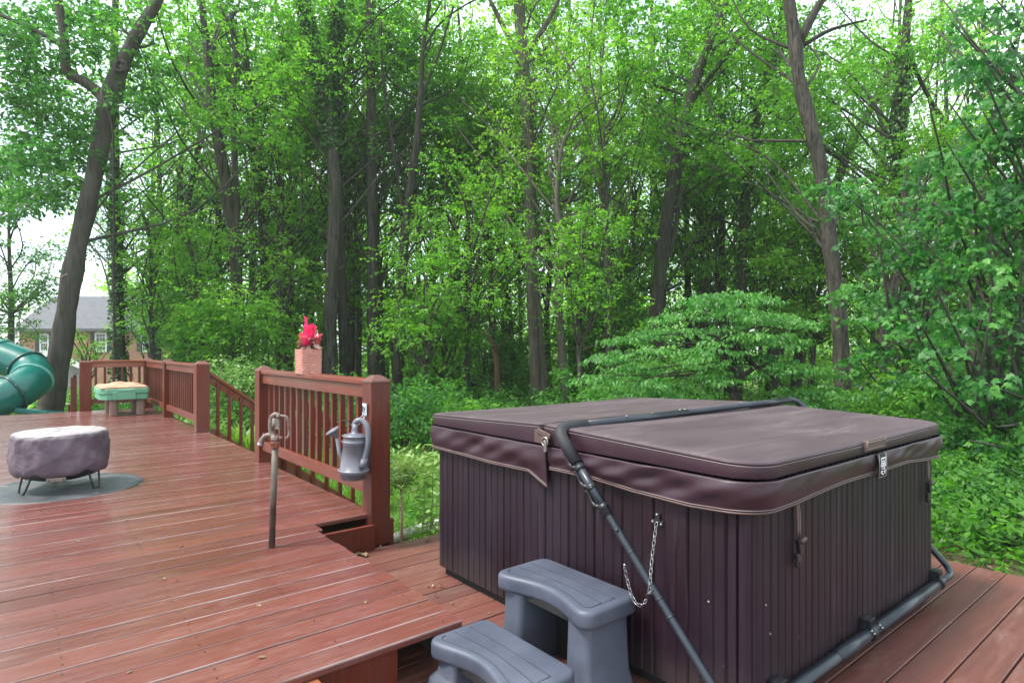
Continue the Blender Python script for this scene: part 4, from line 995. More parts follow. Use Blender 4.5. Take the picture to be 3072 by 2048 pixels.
# ---------------------------------------------------------------- fire pit and mat
def fire_pit():
    mc = atD(190, 1462, 4.85); mc[2] = ZU
    m = MB(); n = 72
    V = [];
    rr = [0.0, 0.10, 0.2, 0.3, 0.4, 0.48, 0.52, 0.542, 0.545]
    for i in range(n):
        a = 2 * math.pi * i / n
        for r_ in rr:
            h = 0.006 + 0.006 * math.sin(3 * a + 7 * r_) * math.sin(9 * r_) + 0.010 * math.exp(-((r_ - .3) / .14) ** 2) * math.sin(2 * a + 1) ** 2
            if r_ > 0.54: h = 0.0015
            V.append((mc[0] + r_ * math.cos(a), mc[1] + r_ * math.sin(a), ZU + max(h, 0.004 if r_ < .544 else 0.001)))
    m.grid(V, n, len(rr), close=True)
    o = m.build('fire_mat', M['mat'], loc=mc); setp(o, 'round dark grey fire mat lying on the deck under the fire pit', 'mat')
    c = atD(183, 1462, 4.80); c[2] = ZU
    t = thing('fire_pit', 'round fire pit on bent iron legs under a faded taupe cover with sky light painted on top', 'fire pit', c)
    n, K = 96, 34
    prof = []
    pts = [(0.275, 0.140), (0.300, 0.152), (0.318, 0.19), (0.324, 0.25), (0.321, 0.33), (0.316, 0.41), (0.312, 0.436), (0.302, 0.454), (0.275, 0.461), (0.20, 0.464), (0.10, 0.462), (0.0, 0.461)]
    pr = catmull([(a, 0, b) for a, b in pts], 4)[:, [0, 2]]
    V = []; r2 = np.random.RandomState(5)
    waves = [(r2.randint(2, 17), r2.uniform(-30, 30), r2.uniform(0, 6.28), r2.uniform(.25, 1)) for _ in range(14)]
    for i in range(n):
        a = 2 * math.pi * i / n
        for r_, z in pr:
            w = 0
            for (q, g, ph, am) in waves: w += am * (1 - abs(math.sin(0.5 * (q * a + g * z + ph)))) ** 3
            w = (w / 3.2 - 0.55) * 0.022
            side = 1.0 if r_ > 0.27 else (r_ / 0.27) ** 2 * 0.5
            q = r_ + w * side * (1 if z < .45 else 0.3)
            zz = z + (0.010 * math.sin(5 * a + .6) + 0.008 * math.sin(11 * a)) * max(0, 1 - (z - .15) / .08) - (0.004 * math.sin(3 * a + 2) * math.sin(6 * r_) + 0.0025 * math.sin(9 * a) if r_ < .27 else 0)
            V.append((c[0] + q * math.cos(a), c[1] + q * math.sin(a), ZU + zz))
    m = MB(); m.grid(V, n, len(pr), close=True); m.build('cover', M['pitcover'], t)
    m = MB(); m.lathe([(0.16, 0.09), (0.24, 0.115), (0.288, 0.16), (0.295, 0.20)], c, 40); m.build('bowl', M['ironblk'], t)
    u = np.array([0, 0, 1.0])
    dc = -np.array([c[0], c[1], 0]) / np.hypot(c[0], c[1]); sr = np.cross(dc, u)   # towards the viewer's side of the deck
    for ea, eb in ((-0.86, 0.5), (0.80, 0.6), (0.0, -1.0)):
        d = -sr * ea + dc * eb; sd = np.cross(u, d)
        p = c + d * 0.245
        m = MB(); m.tube(catmull([p + sd * 0.075 + u * 0.16, p + sd * 0.055 + u * 0.08 + d * 0.02, p + sd * 0.030 + u * 0.018 + d * 0.035, p + u * 0.012 + d * 0.038, p - sd * 0.030 + u * 0.018 + d * 0.035, p - sd * 0.038 + u * 0.08 + d * 0.02, p - sd * 0.04 + u * 0.16], 5), 0.0075, 8); m.build('leg', M['ironblk'], t)
    m = MB(); q = c + dc * 0.292 + sr * 0.03; m.obox(q + u * 0.125, (sr, dc, u), (0.060, 0.012, 0.013)); h = m.build('handle', M['handle'], t, bev=0.004)
    m = MB()
    for k in (-0.045, 0.045): m.lathe([(0.005, 0), (0.005, 0.003)], q + u * 0.125 + sr * k + dc * 0.012, 8, axis=dc)
    m.build('rivet', M['ironblk'], h)
fire_pit()

# ---------------------------------------------------------------- sand table
def sand_table():
    x0, x1, y0, y1 = 0.985, 1.70, 11.78, 12.72
    t = thing('sand_table', 'mint green plastic sand table with tan lid and four brown legs', 'sand table', (1.34, 12.25, ZU))
    ch = 0.10
    def oct_(e=0.0):
        a0, a1, b0, b1, c = x0 + e, x1 - e, y0 + e, y1 - e, ch
        return [(a0 + c, b0), (a1 - c * .3, b0), (a1, b0 + c * .3), (a1, b1 - c), (a1 - c, b1), (a0 + c, b1), (a0, b1 - c), (a0, b0 + c)]
    m = MB(); m.prism(oct_(0.012), 0.470, 0.562); m.build('lower_tub', M['mint'], t, bev=0.012)
    m = MB(); m.prism(oct_(0.0), 0.566, 0.652); b = m.build('upper_tub', M['mint'], t, bev=0.012)
    m = MB(); m.box(1.18, 1.50, y0 - 0.012, y0 + 0.02, 0.472, 0.605); m.build('front_panel', M['mint'], b, bev=0.008)
    m = MB(); m.box(1.25, 1.47, y0 - 0.018, y0 + 0.01, 0.606, 0.640); m.build('front_grip', M['mint'], b, bev=0.006)
    # lid with moulded hills and tracks
    n = 26; V = []
    for i in range(n):
        for j in range(n):
            u, v = i / (n - 1), j / (n - 1)
            x, y = x0 + 0.02 + (x1 - x0 - 0.04) * u, y0 + 0.02 + (y1 - y0 - 0.04) * v
            e = min(u, 1 - u, v, 1 - v)
            h = 0.665 if e < 0.02 else 0.690 + 0.055 * math.exp(-((u - .45) / .22) ** 2 - ((v - .7) / .3) ** 2) + 0.03 * math.exp(-((u - .75) / .15) ** 2 - ((v - .6) / .25) ** 2) + 0.012 * math.sin(14 * u) * math.sin(9 * v)
            V.append((x, y, h))
    m = MB(); m.grid(V, n, n); m.prism(oct_(0.014), 0.650, 0.678); m.build('lid', M['tan'], t)
    for x, y in ((1.20, 11.92), (1.585, 11.92), (1.20, 12.58), (1.585, 12.58)):
        m = MB(); m.prism(rrect(x - 0.062, x + 0.062, y - 0.062, y + 0.062, 0.045, 5), ZU, 0.475); m.build('leg', M['brownleg'], t, bev=0.006)
sand_table()

# ---------------------------------------------------------------- spiral slide
def slide():
    c = atD(-2, 1152, 12.5)
    t = thing('tube_slide', 'glossy teal green spiral tube slide curling behind the deck', 'slide', (c[0], c[1], -0.55))
    Rr, rt = 0.55, 0.350
    P = []
    for th in np.linspace(-30, 30, 5): pass
    def sp(a, z): return c * np.array([1, 1, 0]) + RGT * Rr * math.sin(a) + FWD * Rr * math.cos(a) + np.array([0, 0, z])
    P += [sp(0, 0.98) - RGT * q + np.array([0, 0, q * 0.36]) for q in (1.9, 1.4, 0.9, 0.45)]
    for a in np.linspace(0, math.pi, 12): P.append(sp(a, 0.98 - 0.86 * a / math.pi))
    P += [sp(math.pi, 0.12) - RGT * q + np.array([0, 0, -q * 0.50]) for q in (0.35, 0.8, 1.3)]
    P = catmull(P, 5)
    m = MB(); m.tube(P, rt, 36, caps=False); m.build('tube', M['green'], t, solid=0.012)
    Tn = np.gradient(P, axis=0); Tn /= np.linalg.norm(Tn, axis=1)[:, None]
    d = np.r_[0, np.cumsum(np.linalg.norm(np.diff(P, axis=0), axis=1))]
    for q, mt in ((1.50, 'greenpale'), (2.20, 'greendark'), (2.75, 'greenpale'), (3.30, 'greendark'), (3.75, 'greenpale'), (4.5, 'greendark')):
        i = int(np.argmin(abs(d - q))); m = MB()
        m.lathe([(rt - 0.01, -0.022), (rt + 0.035, -0.022), (rt + 0.042, -0.012), (rt + 0.042, 0.012), (rt + 0.035, 0.022), (rt - 0.01, 0.022)], P[i], 40, axis=Tn[i], caps=False); fl = m.build('flange', M[mt], t)
        b = MB(); ax = Tn[i]; u = np.cross((0, 0, 1.0), ax); u /= np.linalg.norm(u); w = np.cross(ax, u)
        for k in range(12):
            e = math.cos(k * .5236) * u + math.sin(k * .5236) * w
            b.lathe([(0.012, 0), (0.012, 0.006)], P[i] + e * (rt + 0.042), 6, axis=e)
        b.build('bolt', M['steel'], fl)
    e0 = atD(118, 1236, 12.3)
    m = MB(); m.bar(e0 - RGT * 0.35 + np.array([0, 0, 0.03]), e0 + RGT * 0.40 + np.array([0, 0, -0.04]), 0.5, 0.04); m.bar(e0 - RGT * 0.30 - FWD * .25 + np.array([0, 0, 0.07]), e0 + RGT * 0.36 - FWD * .25 + np.array([0, 0, 0.0]), 0.03, 0.10)
    m.build('exit_chute', M['green'], t, bev=0.015)
    m = MB(); 
    for q in (-0.9, 0.1): m.tube([c * np.array([1, 1, 0]) + RGT * q + FWD * 0.1 + np.array([0, 0, -0.7]), c * np.array([1, 1, 0]) + RGT * q + FWD * 0.1 + np.array([0, 0, 0.2])], 0.04, 10)
    m.build('support_post', M['old'], t)
slide()

# ---------------------------------------------------------------- brick house beyond the trees
def house():
    D0 = 42.0
    def hp(px, py, dd=0.0): return atD(px, py, D0 + dd)
    o = hp(260, 1100); o[2] = -1.3
    t = thing('brick_house', 'orange brick house with grey shingle roof and shuttered windows beyond the trees', 'house', o)
    def wallpoly(m, pxs, z0, z1, d, th, mi=0):
        a, b = hp(pxs[0], 1046, d), hp(pxs[1], 1046, d); 
        n = FWD * th
        P = [a, b, b + n, a + n]
        V = [(p[0], p[1], z0) for p in P] + [(p[0], p[1], z1) for p in P]
        m.add(V, [(3, 2, 1, 0), (4, 5, 6, 7), (0, 1, 5, 4), (1, 2, 6, 5), (2, 3, 7, 6), (3, 0, 4, 7)])
    def zpx(py, d=0.0): return HC - (py - HY) / F * (D0 + d)
    m = MB(); wallpoly(m, (58, 466), -1.6, zpx(985), 0, 6.0); m.build('wall', M['brick'], t)
    # roof : front slope up to the ridge, then down
    a, b = hp(40, 1046, -0.5), hp(480, 1046, -0.5); ze, zr = zpx(986), zpx(893) + 0.35
    q = FWD * 3.5; q2 = FWD * 7.0
    V = [(*a[:2], ze), (*b[:2], ze), (*(b + q)[:2], zr), (*(a + q)[:2], zr), (*(b + q2)[:2], ze), (*(a + q2)[:2], ze)]
    V2 = [(x, y, z - 0.18) for x, y, z in V]
    m = MB(); m.add(V + V2, [(0, 1, 2, 3), (3, 2, 4, 5), (6, 9, 8, 7), (9, 11, 10, 8), (0, 6, 7, 1), (1, 7, 8, 2), (2, 8, 10, 4), (0, 3, 9, 6), (3, 5, 11, 9), (4, 10, 11, 5)]); rf = m.build('roof', M['roof'], t)
    m = MB(); wallpoly(m, (380, 430), zpx(980), zpx(886, 3.0), 3.0, 1.0); ch = m.build('chimney', M['brick'], rf)
    m = MB(); wallpoly(m, (377, 433), zpx(888, 2.95), zpx(881, 2.95), 2.95, 1.1); m.build('chimney_cap', M['shutter'], ch)
    m = MB(); wallpoly(m, (46, 58), -1.6, zpx(975), -0.05, 6); wallpoly(m, (459, 466.5), -1.6, zpx(985), -0.06, 0.05); m.build('corner_board', M['trim'], t)
    # gable infill
    for k, pp in enumerate((a, b)):
        s_ = RGT * (0.45 if k == 0 else -0.45)
        m = MB(); e = [(*(pp + s_ + FWD * .5)[:2], ze - .15), (*(pp + s_ + FWD * 6.5)[:2], ze - .15), (*(pp + s_ + q)[:2], zr - .22)]
        m.add(e + [tuple(np.array(x) + s_ * 0.2) for x in e], [(0, 1, 2), (5, 4, 3), (0, 3, 4, 1), (1, 4, 5, 2), (2, 5, 3, 0)]); m.build('gable', M['brick'], t)
    for (l, r_, tp, bt) in ((284, 320, 997, 1056), (423, 452, 1000, 1056), (118, 146, 1000, 1056)):
        m = MB(); z0, z1 = zpx(bt), zpx(tp)
        f = 0.04
        wallpoly(m, (l, r_), z1 - .12, z1, -0.07, 0.10); wallpoly(m, (l, r_), z0, z0 + .14, -0.09, 0.12); wallpoly(m, (l, l + 5), z0 + .14, z1 - .12, -0.06, .09); wallpoly(m, (r_ - 5, r_), z0 + .14, z1 - .12, -0.06, .09)
        zm = (z0 + z1) / 2; wallpoly(m, (l + 5, r_ - 5), zm - .04, zm + .04, -0.055, .08)
        w = m.build('window', M['trim'], t)
        m = MB(); wallpoly(m, (l + 4, r_ - 4), z0 + .1, z1 - .1, -0.012, 0.02); m.build('pane', M['pane'], w)
        m = MB()
        for k in (1, 2): x = l + 5 + (r_ - l - 10) * k / 3; wallpoly(m, (x - .6, x + .6), z0 + .14, z1 - .12, -0.03, .03)
        for zz in (z0 + .14 + (zm - z0 - .14) / 2, zm + (z1 - zm) / 2): wallpoly(m, (l + 5, r_ - 5), zz - .014, zz + .014, -0.034, .03)
        m.build('muntins', M['trim'], w)
        for (x0, x1) in ((l - 13, l - 1), (r_ + 1, r_ + 13)):
            m = MB(); wallpoly(m, (x0, x1), z0 + .05, z1, -0.05, 0.06); m.build('shutter', M['shutter'], t)
    # low garage wing with white rake board
    dg = -6.0
    def gp(px, py, d=dg): p = atD(px, py, D0 + d); return p
    A, B, Cc = gp(60, 1092), gp(150, 1058), gp(245, 1100)
    m = MB(); bk = FWD * 0.9
    V = [A, B, Cc, A + bk, B + bk, Cc + bk]; m.add(V + [v - np.array([0, 0, .2]) for v in V], [(0, 1, 4, 3), (1, 2, 5, 4), (6, 9, 10, 7), (7, 10, 11, 8), (0, 6, 7, 1), (1, 7, 8, 2), (3, 4, 10, 9), (4, 5, 11, 10)]); m.build('garage_roof', M['roof'], t)
    m = MB(); m.bar(B - FWD * .03, Cc - FWD * .03, 0.06, 0.28); m.bar(A - FWD * .03, B - FWD * .03, 0.06, 0.28); m.build('rake_board', M['trim'], t)
    m = MB(); g = [gp(66, 1094, dg + .15), gp(150, 1062, dg + .15), gp(240, 1100, dg + .15)]
    lo = [np.array([p[0], p[1], -1.7]) for p in (g[0], g[2])]
    m.add([g[0], g[1], g[2], lo[1], lo[0]] + [p + FWD * 0.7 for p in (g[0], g[1], g[2], lo[1], lo[0])], [(4, 3, 2, 1, 0), (5, 6, 7, 8, 9), (0, 5, 9, 4), (2, 3, 8, 7)]); m.build('garage_wall', M['siding'], t)
house()

# ---------------------------------------------------------------- dead leaves and crumbs on the decks
def litter():
    spots = [(441, 1627, ZU, .05, 'curled brown leaf on the upper deck boards near the left'), (531, 1640, ZU, .06, 'dark twig and leaf scrap lying along a deck board gap'), (1310, 1759, 0, .06, 'crumpled pale dry leaf on the lower deck beside the hot tub'),
             (2988, 1712, 0, .05, 'reddish dry leaf at the right edge of the lower deck'), (1080, 1658, 0, .08, 'heap of leaf scraps in the notch below the railing post'), (1290, 1612, 0, .07, 'dry leaf at the lower deck edge by the planting bed')]
    for px, py, z, sz, lb in spots:
        p = atZ(px, py, z); n = 1 if 'heap' not in lb and 'crumpled' not in lb else 4
        P = p + np.c_[rs.uniform(-.6, .6, (n, 2)) * sz, rs.uniform(0.004, 0.012 if n < 5 else .03, n)]
        o = leaf_object('dry_leaf', P, np.c_[rs.normal(size=(n, 2)), rs.uniform(-.1, .4, n)], np.c_[rs.normal(size=(n, 2)) * .5, np.ones(n)], rs.uniform(.5, 1, n) * sz * (1 if 'crumpled' not in lb else .6), M['dryleaf'] if 'crumpled' not in lb else M['tan'], wr=.6, shape=T_OVAL)
        setp(o, lb, 'dry leaf')
litter()
def crumbs():
    for k in range(34):
        if k < 24: x, y, z = rs.uniform(-.9, 1.3), rs.uniform(2.2, 6.5), ZU
        else: x, y, z = rs.uniform(1.5, 1.85), rs.uniform(2.1, 3.6), 0.0
        if k > 30: x, y = rs.uniform(3.8, 4.4), rs.uniform(0.2, 1.1)
        P = np.array([[x, y, z + 0.004]])
        o = leaf_object('leaf_crumb', P, np.array([[rs.normal(), rs.normal(), .12]]), np.array([[rs.normal() * .3, rs.normal() * .3, 1.0]]), np.array([rs.uniform(.014, .034)]), M['dryleaf'], wr=.55, shape=T_OVAL)
        setp(o, 'tiny dry leaf crumb lying on the red deck boards', 'leaf crumb', 'leaf crumbs scattered on the decks')
crumbs()
# ---------------------------------------------------------------- trees
def px_path(pts, D, dd=0.0):
    """(px,py,width px) list -> points and radii on an upright sheet at depth D (dd = lean away per metre of height)"""
    P = []; Rr = []
    for a in pts:
        p = atD(a[0], a[1], D); k = D * (1 + dd * 0)
        p = p + FWD * dd * (p[2] + 0.5)
        P.append(p); Rr.append(a[2] * D / F / 2 * 0.87 / math.sqrt(1 + ((a[0] - HX) / F) ** 2))
    return np.array(P), np.array(Rr)
D_stub = [True]
def trunk_mesh(m, P, Rr, n=12, flare=True, wob=0.06):
    Q = catmull(np.c_[P, Rr], 5); p, r = Q[:, :3].copy(), Q[:, 3].copy()
    k = np.arange(len(p)); r *= 1 + wob * np.sin(k * 1.7 + p[0, 0]) * np.sin(k * .61)
    if flare and len(p) > 4: r[0] *= 1.35; r[1] *= 1.18; r[2] *= 1.07
    n0 = len(m.v); m.tube(p, r, n); k0 = rs.uniform(0, 9)
    for i in range(n0, len(m.v)):                      # lumps, ridges and swellings of the bark
        j = min(len(p) - 1, (i - n0) // n); a = (i - n0) % n * 6.283 / n; v = np.array(m.v[i]); d = v - p[j]; z = p[j][2]
        f = 0.07 * math.sin(3 * a + 1.3 * z + k0) + 0.05 * math.sin(5 * a - 2.1 * z) + 0.05 * math.sin(2 * a + 4.3 * z + k0)
        m.v[i] = tuple(v + d * f)
    if flare and D_stub[0]:
        for q in range(rs.randint(2, 6)):              # broken stubs
            j = rs.randint(len(p) // 5, len(p) - 2); a = rs.uniform(0, 6.28); dd = RGT * math.cos(a) + FWD * math.sin(a) + np.array([0, 0, rs.uniform(.1, .8)]); L = rs.uniform(.1, .5) + r[j]
            m.tube([p[j], p[j] + dd * L * .6, p[j] + dd * L + np.array([0, 0, .06])], [r[j] * .32, r[j] * .22, r[j] * .12], 6)
    return p, r

def spray_leaves(C, rad, flat, n, size, tintc, droop=0.25, upb=0.9, vz=1.0):
    """leaves of many sprays; C centres (k,3), rad (k,), n leaves each"""
    LP = 7; tw = max(1, int(round(n / LP))); n = tw * LP
    k = len(C); N = k * n; K = k * tw
    d = rs.normal(size=(K, 3)); d /= np.linalg.norm(d, axis=1)[:, None]
    q = rs.uniform(0, 1, K) ** 0.45
    cr = np.repeat(rad, tw)
    off = d * (q * cr)[:, None]; off[:, 2] *= flat
    rxy = np.hypot(off[:, 0], off[:, 1]); off[:, 2] -= droop * rxy ** 2 / (cr + 1e-6) * 0.6
    base_ = np.repeat(C, tw, 0) + off
    td = off * np.array([1, 1, 0.4]) + rs.normal(size=(K, 3)) * 0.45 * cr[:, None]; td[:, 2] -= droop * 0.6 * np.linalg.norm(td, axis=1)
    td[:, 2] *= vz; td /= np.linalg.norm(td, axis=1)[:, None]
    sd = np.cross(td, (0, 0, 1.0)); sd /= (np.linalg.norm(sd, axis=1)[:, None] + 1e-9)
    Lk = rs.uniform(1.6, 3.4, K) * size                        # leaves sit along short twigs, alternating left and right
    f = np.tile(np.linspace(0.0, 1.0, LP), K); side = np.tile(np.array([1, -1] * LP)[:LP], K); side[LP - 1::LP] = 0
    tdn, sdn, Ln = np.repeat(td, LP, 0), np.repeat(sd, LP, 0), np.repeat(Lk, LP)
    P = np.repeat(base_, LP, 0) + tdn * (f * Ln)[:, None] + sdn * (side * 0.12 * size)[:, None] + rs.normal(size=(N, 3)) * 0.16 * size
    D = tdn * 0.55 + sdn * (side * 0.85)[:, None] + rs.normal(size=(N, 3)) * 0.28; D[:, 2] -= droop * 0.9 + 0.1
    Nn = np.repeat(rs.normal(size=(K, 3)) * 0.42, LP, 0) + rs.normal(size=(N, 3)) * 0.30; Nn[:, 2] += upb
    off = np.repeat(off, LP, 0); cr = np.repeat(cr, LP)
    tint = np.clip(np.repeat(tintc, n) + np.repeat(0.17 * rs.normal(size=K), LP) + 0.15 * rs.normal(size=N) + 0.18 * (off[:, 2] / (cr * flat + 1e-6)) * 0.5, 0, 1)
    return P, D, Nn, rs.uniform(0.6, 1.35, N) * size, tint

def crown_points(base, z0, z1, rad, k, behind=0.0, prof=None):
    """spray centres in an upright irregular crown around a trunk line given by callable base(z)->xy"""
    out = []
    for _ in range(k):
        u = rs.uniform(0, 1); z = z0 + (z1 - z0) * u
        rr = rad * (prof(u) if prof else (0.55 + 0.75 * math.sin(math.pi * min(1, 0.15 + u * 0.85))))
        a = rs.uniform(0, 6.283); q = rr * math.sqrt(rs.uniform(0.02, 1))
        b = base(z)
        dep = q * abs(math.sin(a)) * 1.2 + 0.35 + 0.4 * behind if rs.rand() < (0.86 if behind else 0) else q * math.sin(a) * 0.9
        p = np.array([b[0], b[1], z]) + RGT * q * math.cos(a) + FWD * dep
        out.append(p)
    return np.array(out)

def limbs(m, C, base, ztop, zmin, rmax=0.04, frac=1.0):
    for c in C:
        if rs.rand() > frac: continue
        zz = c[2] - rs.uniform(0.5, 1.6); bb = base(max(zmin, min(zz, ztop))); zz = max(zmin, min(zz - 0.75 * math.hypot(c[0] - bb[0], c[1] - bb[1]), ztop)); b = np.array([*base(zz), zz])
        mid = b * .5 + c * .5 + np.array([rs.uniform(-.16, .16), rs.uniform(-.16, .16), rs.uniform(-.16, .10)]) * np.linalg.norm(c - b)
        L = np.linalg.norm(c - b); r0 = min(rmax, 0.012 + 0.012 * L)
        e = c + (c - mid) * .3
        m.tube(catmull([b, mid, c, e], 3), np.linspace(r0, 0.006, 10), 5, caps=False)

def tree(name, label, D, paths, bk, crown, ivy=None, dd=0.0, cat='tree', group=None, leafm='leaf', size=0.17, shape=T_DIAM, wr=0.62, extra=None, cuts=None, lfrac=0.5):
    """paths[0] is the trunk; crown = (z0,z1,rad,k,n,behind,tint)"""
    P, Rr = px_path(paths[0], D, dd)
    g = gz(P[0][0], P[0][1])
    if P[0][2] > g - 0.1:
        P = np.vstack([[P[0][0] * 1.0, P[0][1] * 1.0, g - 0.15], P]); Rr = np.r_[Rr[0] * 1.08, Rr]
    t = thing(name, label, cat, (P[0][0], P[0][1], g), group)
    m = MB(); p, r = trunk_mesh(m, P, Rr); tr = m.build('trunk', M[bk], t)
    for pp in paths[1:]:
        Q, q = px_path(pp, D, dd); mm = MB(); trunk_mesh(mm, Q, q, 8, False); mm.build('limb', M[bk], t)
    order = np.argsort(p[:, 2]); zs = p[order, 2]
    def base(z): return (np.interp(z, zs, p[order, 0]), np.interp(z, zs, p[order, 1]))
    if crown:
        Cs = []; Ts = []; Rs = []
        if 16 < D < 21: crown = crown + [(8.3, 12.6, crown[-1][2] * 1.1, 19, crown[-1][4], crown[-1][5], min(.8, crown[-1][6] + .08))]
        for (z0, z1, rad, k, n, behind, tint) in crown:
            C = crown_points(base, z0, z1, rad, k, behind); Cs.append((C, n, tint))
        lm = MB(); allC = np.vstack([c[0] for c in Cs]); limbs(lm, allC, base, zs[-1], zs[0] + 1.2, frac=lfrac)
        if lm.v: lm.build('twigs', M[bk], t)
        pp = [spray_leaves(C, rs.uniform(0.55, 1.5, len(C)), 0.62, int(n * (0.85 if D > 17 else 1.1)), size * .78, np.clip(rs.normal(tint, .17, len(C)), 0, 1), .12, .5) for (C, n, tint) in Cs]
        leaf_object('crown', *[np.concatenate([q[i] for q in pp]) for i in range(3)], np.concatenate([q[3] for q in pp]), M[leafm], t, wr=wr, tint=np.concatenate([q[4] for q in pp]), shape=shape)
    if ivy:
        zb, zt, dens = ivy
        sel = [i for i in range(len(p)) if zb <= p[i, 2] <= zt]
        n = dens; i = rs.choice(sel[:-1] if len(sel) > 1 else sel, n); f = rs.uniform(0, 1, n)
        nx = np.minimum(i + 1, len(p) - 1)
        c = p[i] * (1 - f)[:, None] + p[nx] * f[:, None]; rr = r[i]
        a = rs.uniform(0, 6.283, n); o = RGT[None] * np.cos(a)[:, None] + FWD[None] * np.sin(a)[:, None]
        lump = 1.0 + 0.5 * np.sin(c[:, 2] * 3.1 + 2 * a) + rs.exponential(0.35, n)
        pos = c + o * (rr * 1.0 + 0.05 * lump)[:, None]
        leaf_object('ivy', pos, rs.normal(size=(n, 3)) * .6 + np.array([0, 0, -0.6]) + o * .4, o + rs.normal(size=(n, 3)) * .35 + np.array([0, 0, .3]), rs.uniform(.6, 1.2, n) * 0.11, M['leaf_ivy'], t, wr=.8, shape=T_DIAM)
    return t, p, r

# -- the big leaning tree behind the deck, with a sawn branch collar, a rope and a strap
T1 = [[(143, 1330, 108), (150, 1240, 98), (158, 1200, 92), (178, 1050, 82), (205, 900, 76), (235, 740, 70), (270, 580, 66), (300, 440, 66), (320, 330, 74), (338, 268, 72), (362, 205, 58), (400, 130, 50), (440, 60, 44), (475, 0, 40), (530, -120, 34), (580, -260, 26)],
      [(322, 330, 46), (300, 283, 44), (250, 243, 40), (206, 224, 40), (193, 175, 36), (192, 110, 34), (180, 40, 32), (170, -40, 28), (150, -160, 20)],
      [(200, 150, 26), (150, 115, 22), (80, 80, 18), (0, 45, 15), (-120, 0, 10)]]
t1, p1, r1 = tree('leaning_tree', 'big smooth leaning tree forking high up behind the left end of the deck', 14.0, T1, 'bark_smooth',
                  [(6.6, 12.5, 3.0, 40, 230, 1.8, 0.40)], size=0.13, lfrac=0.06)
def t1_bits():
    k = MB(); c = atD(362, 200, 13.75)
    k.ring(c, 0.115, 0.045, -FWD, 18, 8); k.lathe([(0.10, 0.0), (0.05, 0.02), (0, 0.03)], c, 14, axis=-FWD); k.build('branch_collar', M['bark'], t1)
    # hanging crown sprays on the left limb
    C = []
    for (px, py) in ((40, 60), (90, 180), (30, 230), (120, 330), (60, 400), (150, 30), (250, 60), (10, 120), (200, 330), (130, 250), (60, 130), (260, 150), (40, 320), (330, 60), (180, 420), (250, 380), (95, 290), (-20, 30), (-60, 150), (300, 20), (70, 20), (20, 470), (100, 500), (180, 520), (60, 560), (150, 590), (10, 590), (230, 470), (120, 450), (420, 250), (450, 180), (400, 320)):
        for q in range(3): C.append(atD(px + rs.uniform(-40, 40), py + rs.uniform(-35, 35), 14 + rs.uniform(-0.5, 3.0)))
    C = np.array(C)
    pr = spray_leaves(C, rs.uniform(.35, .8, len(C)), .45, 150, .125, np.clip(rs.normal(.35, .15, len(C)), 0, 1))
    leaf_object('crown', *pr[:4], M['leaf_dark'], t1, wr=.62, tint=pr[4])
    r = thing('rope', 'dark rope looped round the fork of the leaning tree and hanging down', 'rope', atD(344, 1150, 13.5))
    m = MB(); top = atD(306, 262, 13.62)
    m.tube(catmull([top, atD(318, 320, 13.55), atD(333, 360, 13.55), atD(340, 430, 13.55), atD(342, 640, 13.55), atD(341, 830, 13.55), atD(344, 1120, 13.55)], 6), 0.022, 7)
    m.tube(catmull([top, atD(330, 305, 13.58), atD(352, 318, 13.62), atD(358, 300, 13.9)], 5), 0.024, 7); m.build('rope_line', M['rope'], r)
    s_ = thing('strap', 'tan strap tied round the leaning tree trunk', 'strap', atD(195, 830, 13.6))
    m = MB(); i = int(np.argmin(abs(p1[:, 2] - atD(195, 832, 14)[2]))); ax = p1[i + 1] - p1[i]
    m.lathe([(r1[i] * 1.03, -0.018), (r1[i] * 1.06, -0.016), (r1[i] * 1.06, 0.016), (r1[i] * 1.03, 0.018)], p1[i], 20, axis=ax + FWD * .12 - RGT * .14); m.tube(catmull([p1[i] - RGT * r1[i], atD(120, 820, 14), atD(60, 815, 14.4), atD(-60, 822, 15)], 5), 0.008, 5)
    m.build('strap_band', M['tie'], s_)
t1_bits()

L = 'leaf'
tree('ivy_tree', 'straight ivy clad trunk in front of the brick house', 21, [[(362, 1250, 52), (358, 1050, 46), (352, 850, 42), (346, 650, 38), (343, 450, 34), (342, 250, 30), (345, 50, 26), (350, -150, 20)]], 'bark_dark', [(4.8, 6.5, 2.4, 8, 300, 1.0, .34), (5.8, 13.2, 3.3, 34, 320, 1.2, .36)], ivy=(-1, 8, 2600), leafm='leaf_dark', size=.15)
tree('slender_tree', 'thin dark trunk standing right of the brick house windows', 24, [[(526, 1240, 34), (530, 1000, 32), (536, 800, 26), (540, 600, 20), (546, 450, 16), (560, 250, 12)], [(535, 880, 16), (560, 700, 14), (575, 560, 12), (610, 480, 8)]], 'bark', [(5.0, 13.2, 3.0, 30, 320, 1, .45)], leafm=L)
tree('twin_stem_tree', 'brown trunk with a burnt knot and a thinner second stem beside it', 17.5, [[(720, 1260, 54), (716, 1100, 48), (712, 900, 44), (704, 720, 44), (680, 560, 42), (655, 420, 38), (640, 330, 36), (628, 220, 32), (620, 150, 30), (610, 60, 24), (600, -60, 18)], [(706, 740, 28), (708, 600, 26), (703, 450, 22), (700, 300, 20), (705, 180, 16), (690, 40, 12)]], 'bark', [(5.0, 13, 3.0, 34, 320, 2.2, .45)], leafm=L)
tree('dark_ivy_tree', 'dark narrow ivy covered trunk bending left at its top', 18.5, [[(797, 1240, 28), (795, 1000, 26), (790, 800, 24), (782, 600, 24), (772, 420, 22), (755, 300, 20), (735, 190, 17), (700, 100, 13), (660, 20, 9)], [(745, 230, 12), (740, 130, 10), (722, 40, 8)]], 'bark_dark', [(6, 13.2, 2.8, 26, 320, 1.5, .42)], ivy=(2, 9, 1500), leafm=L)
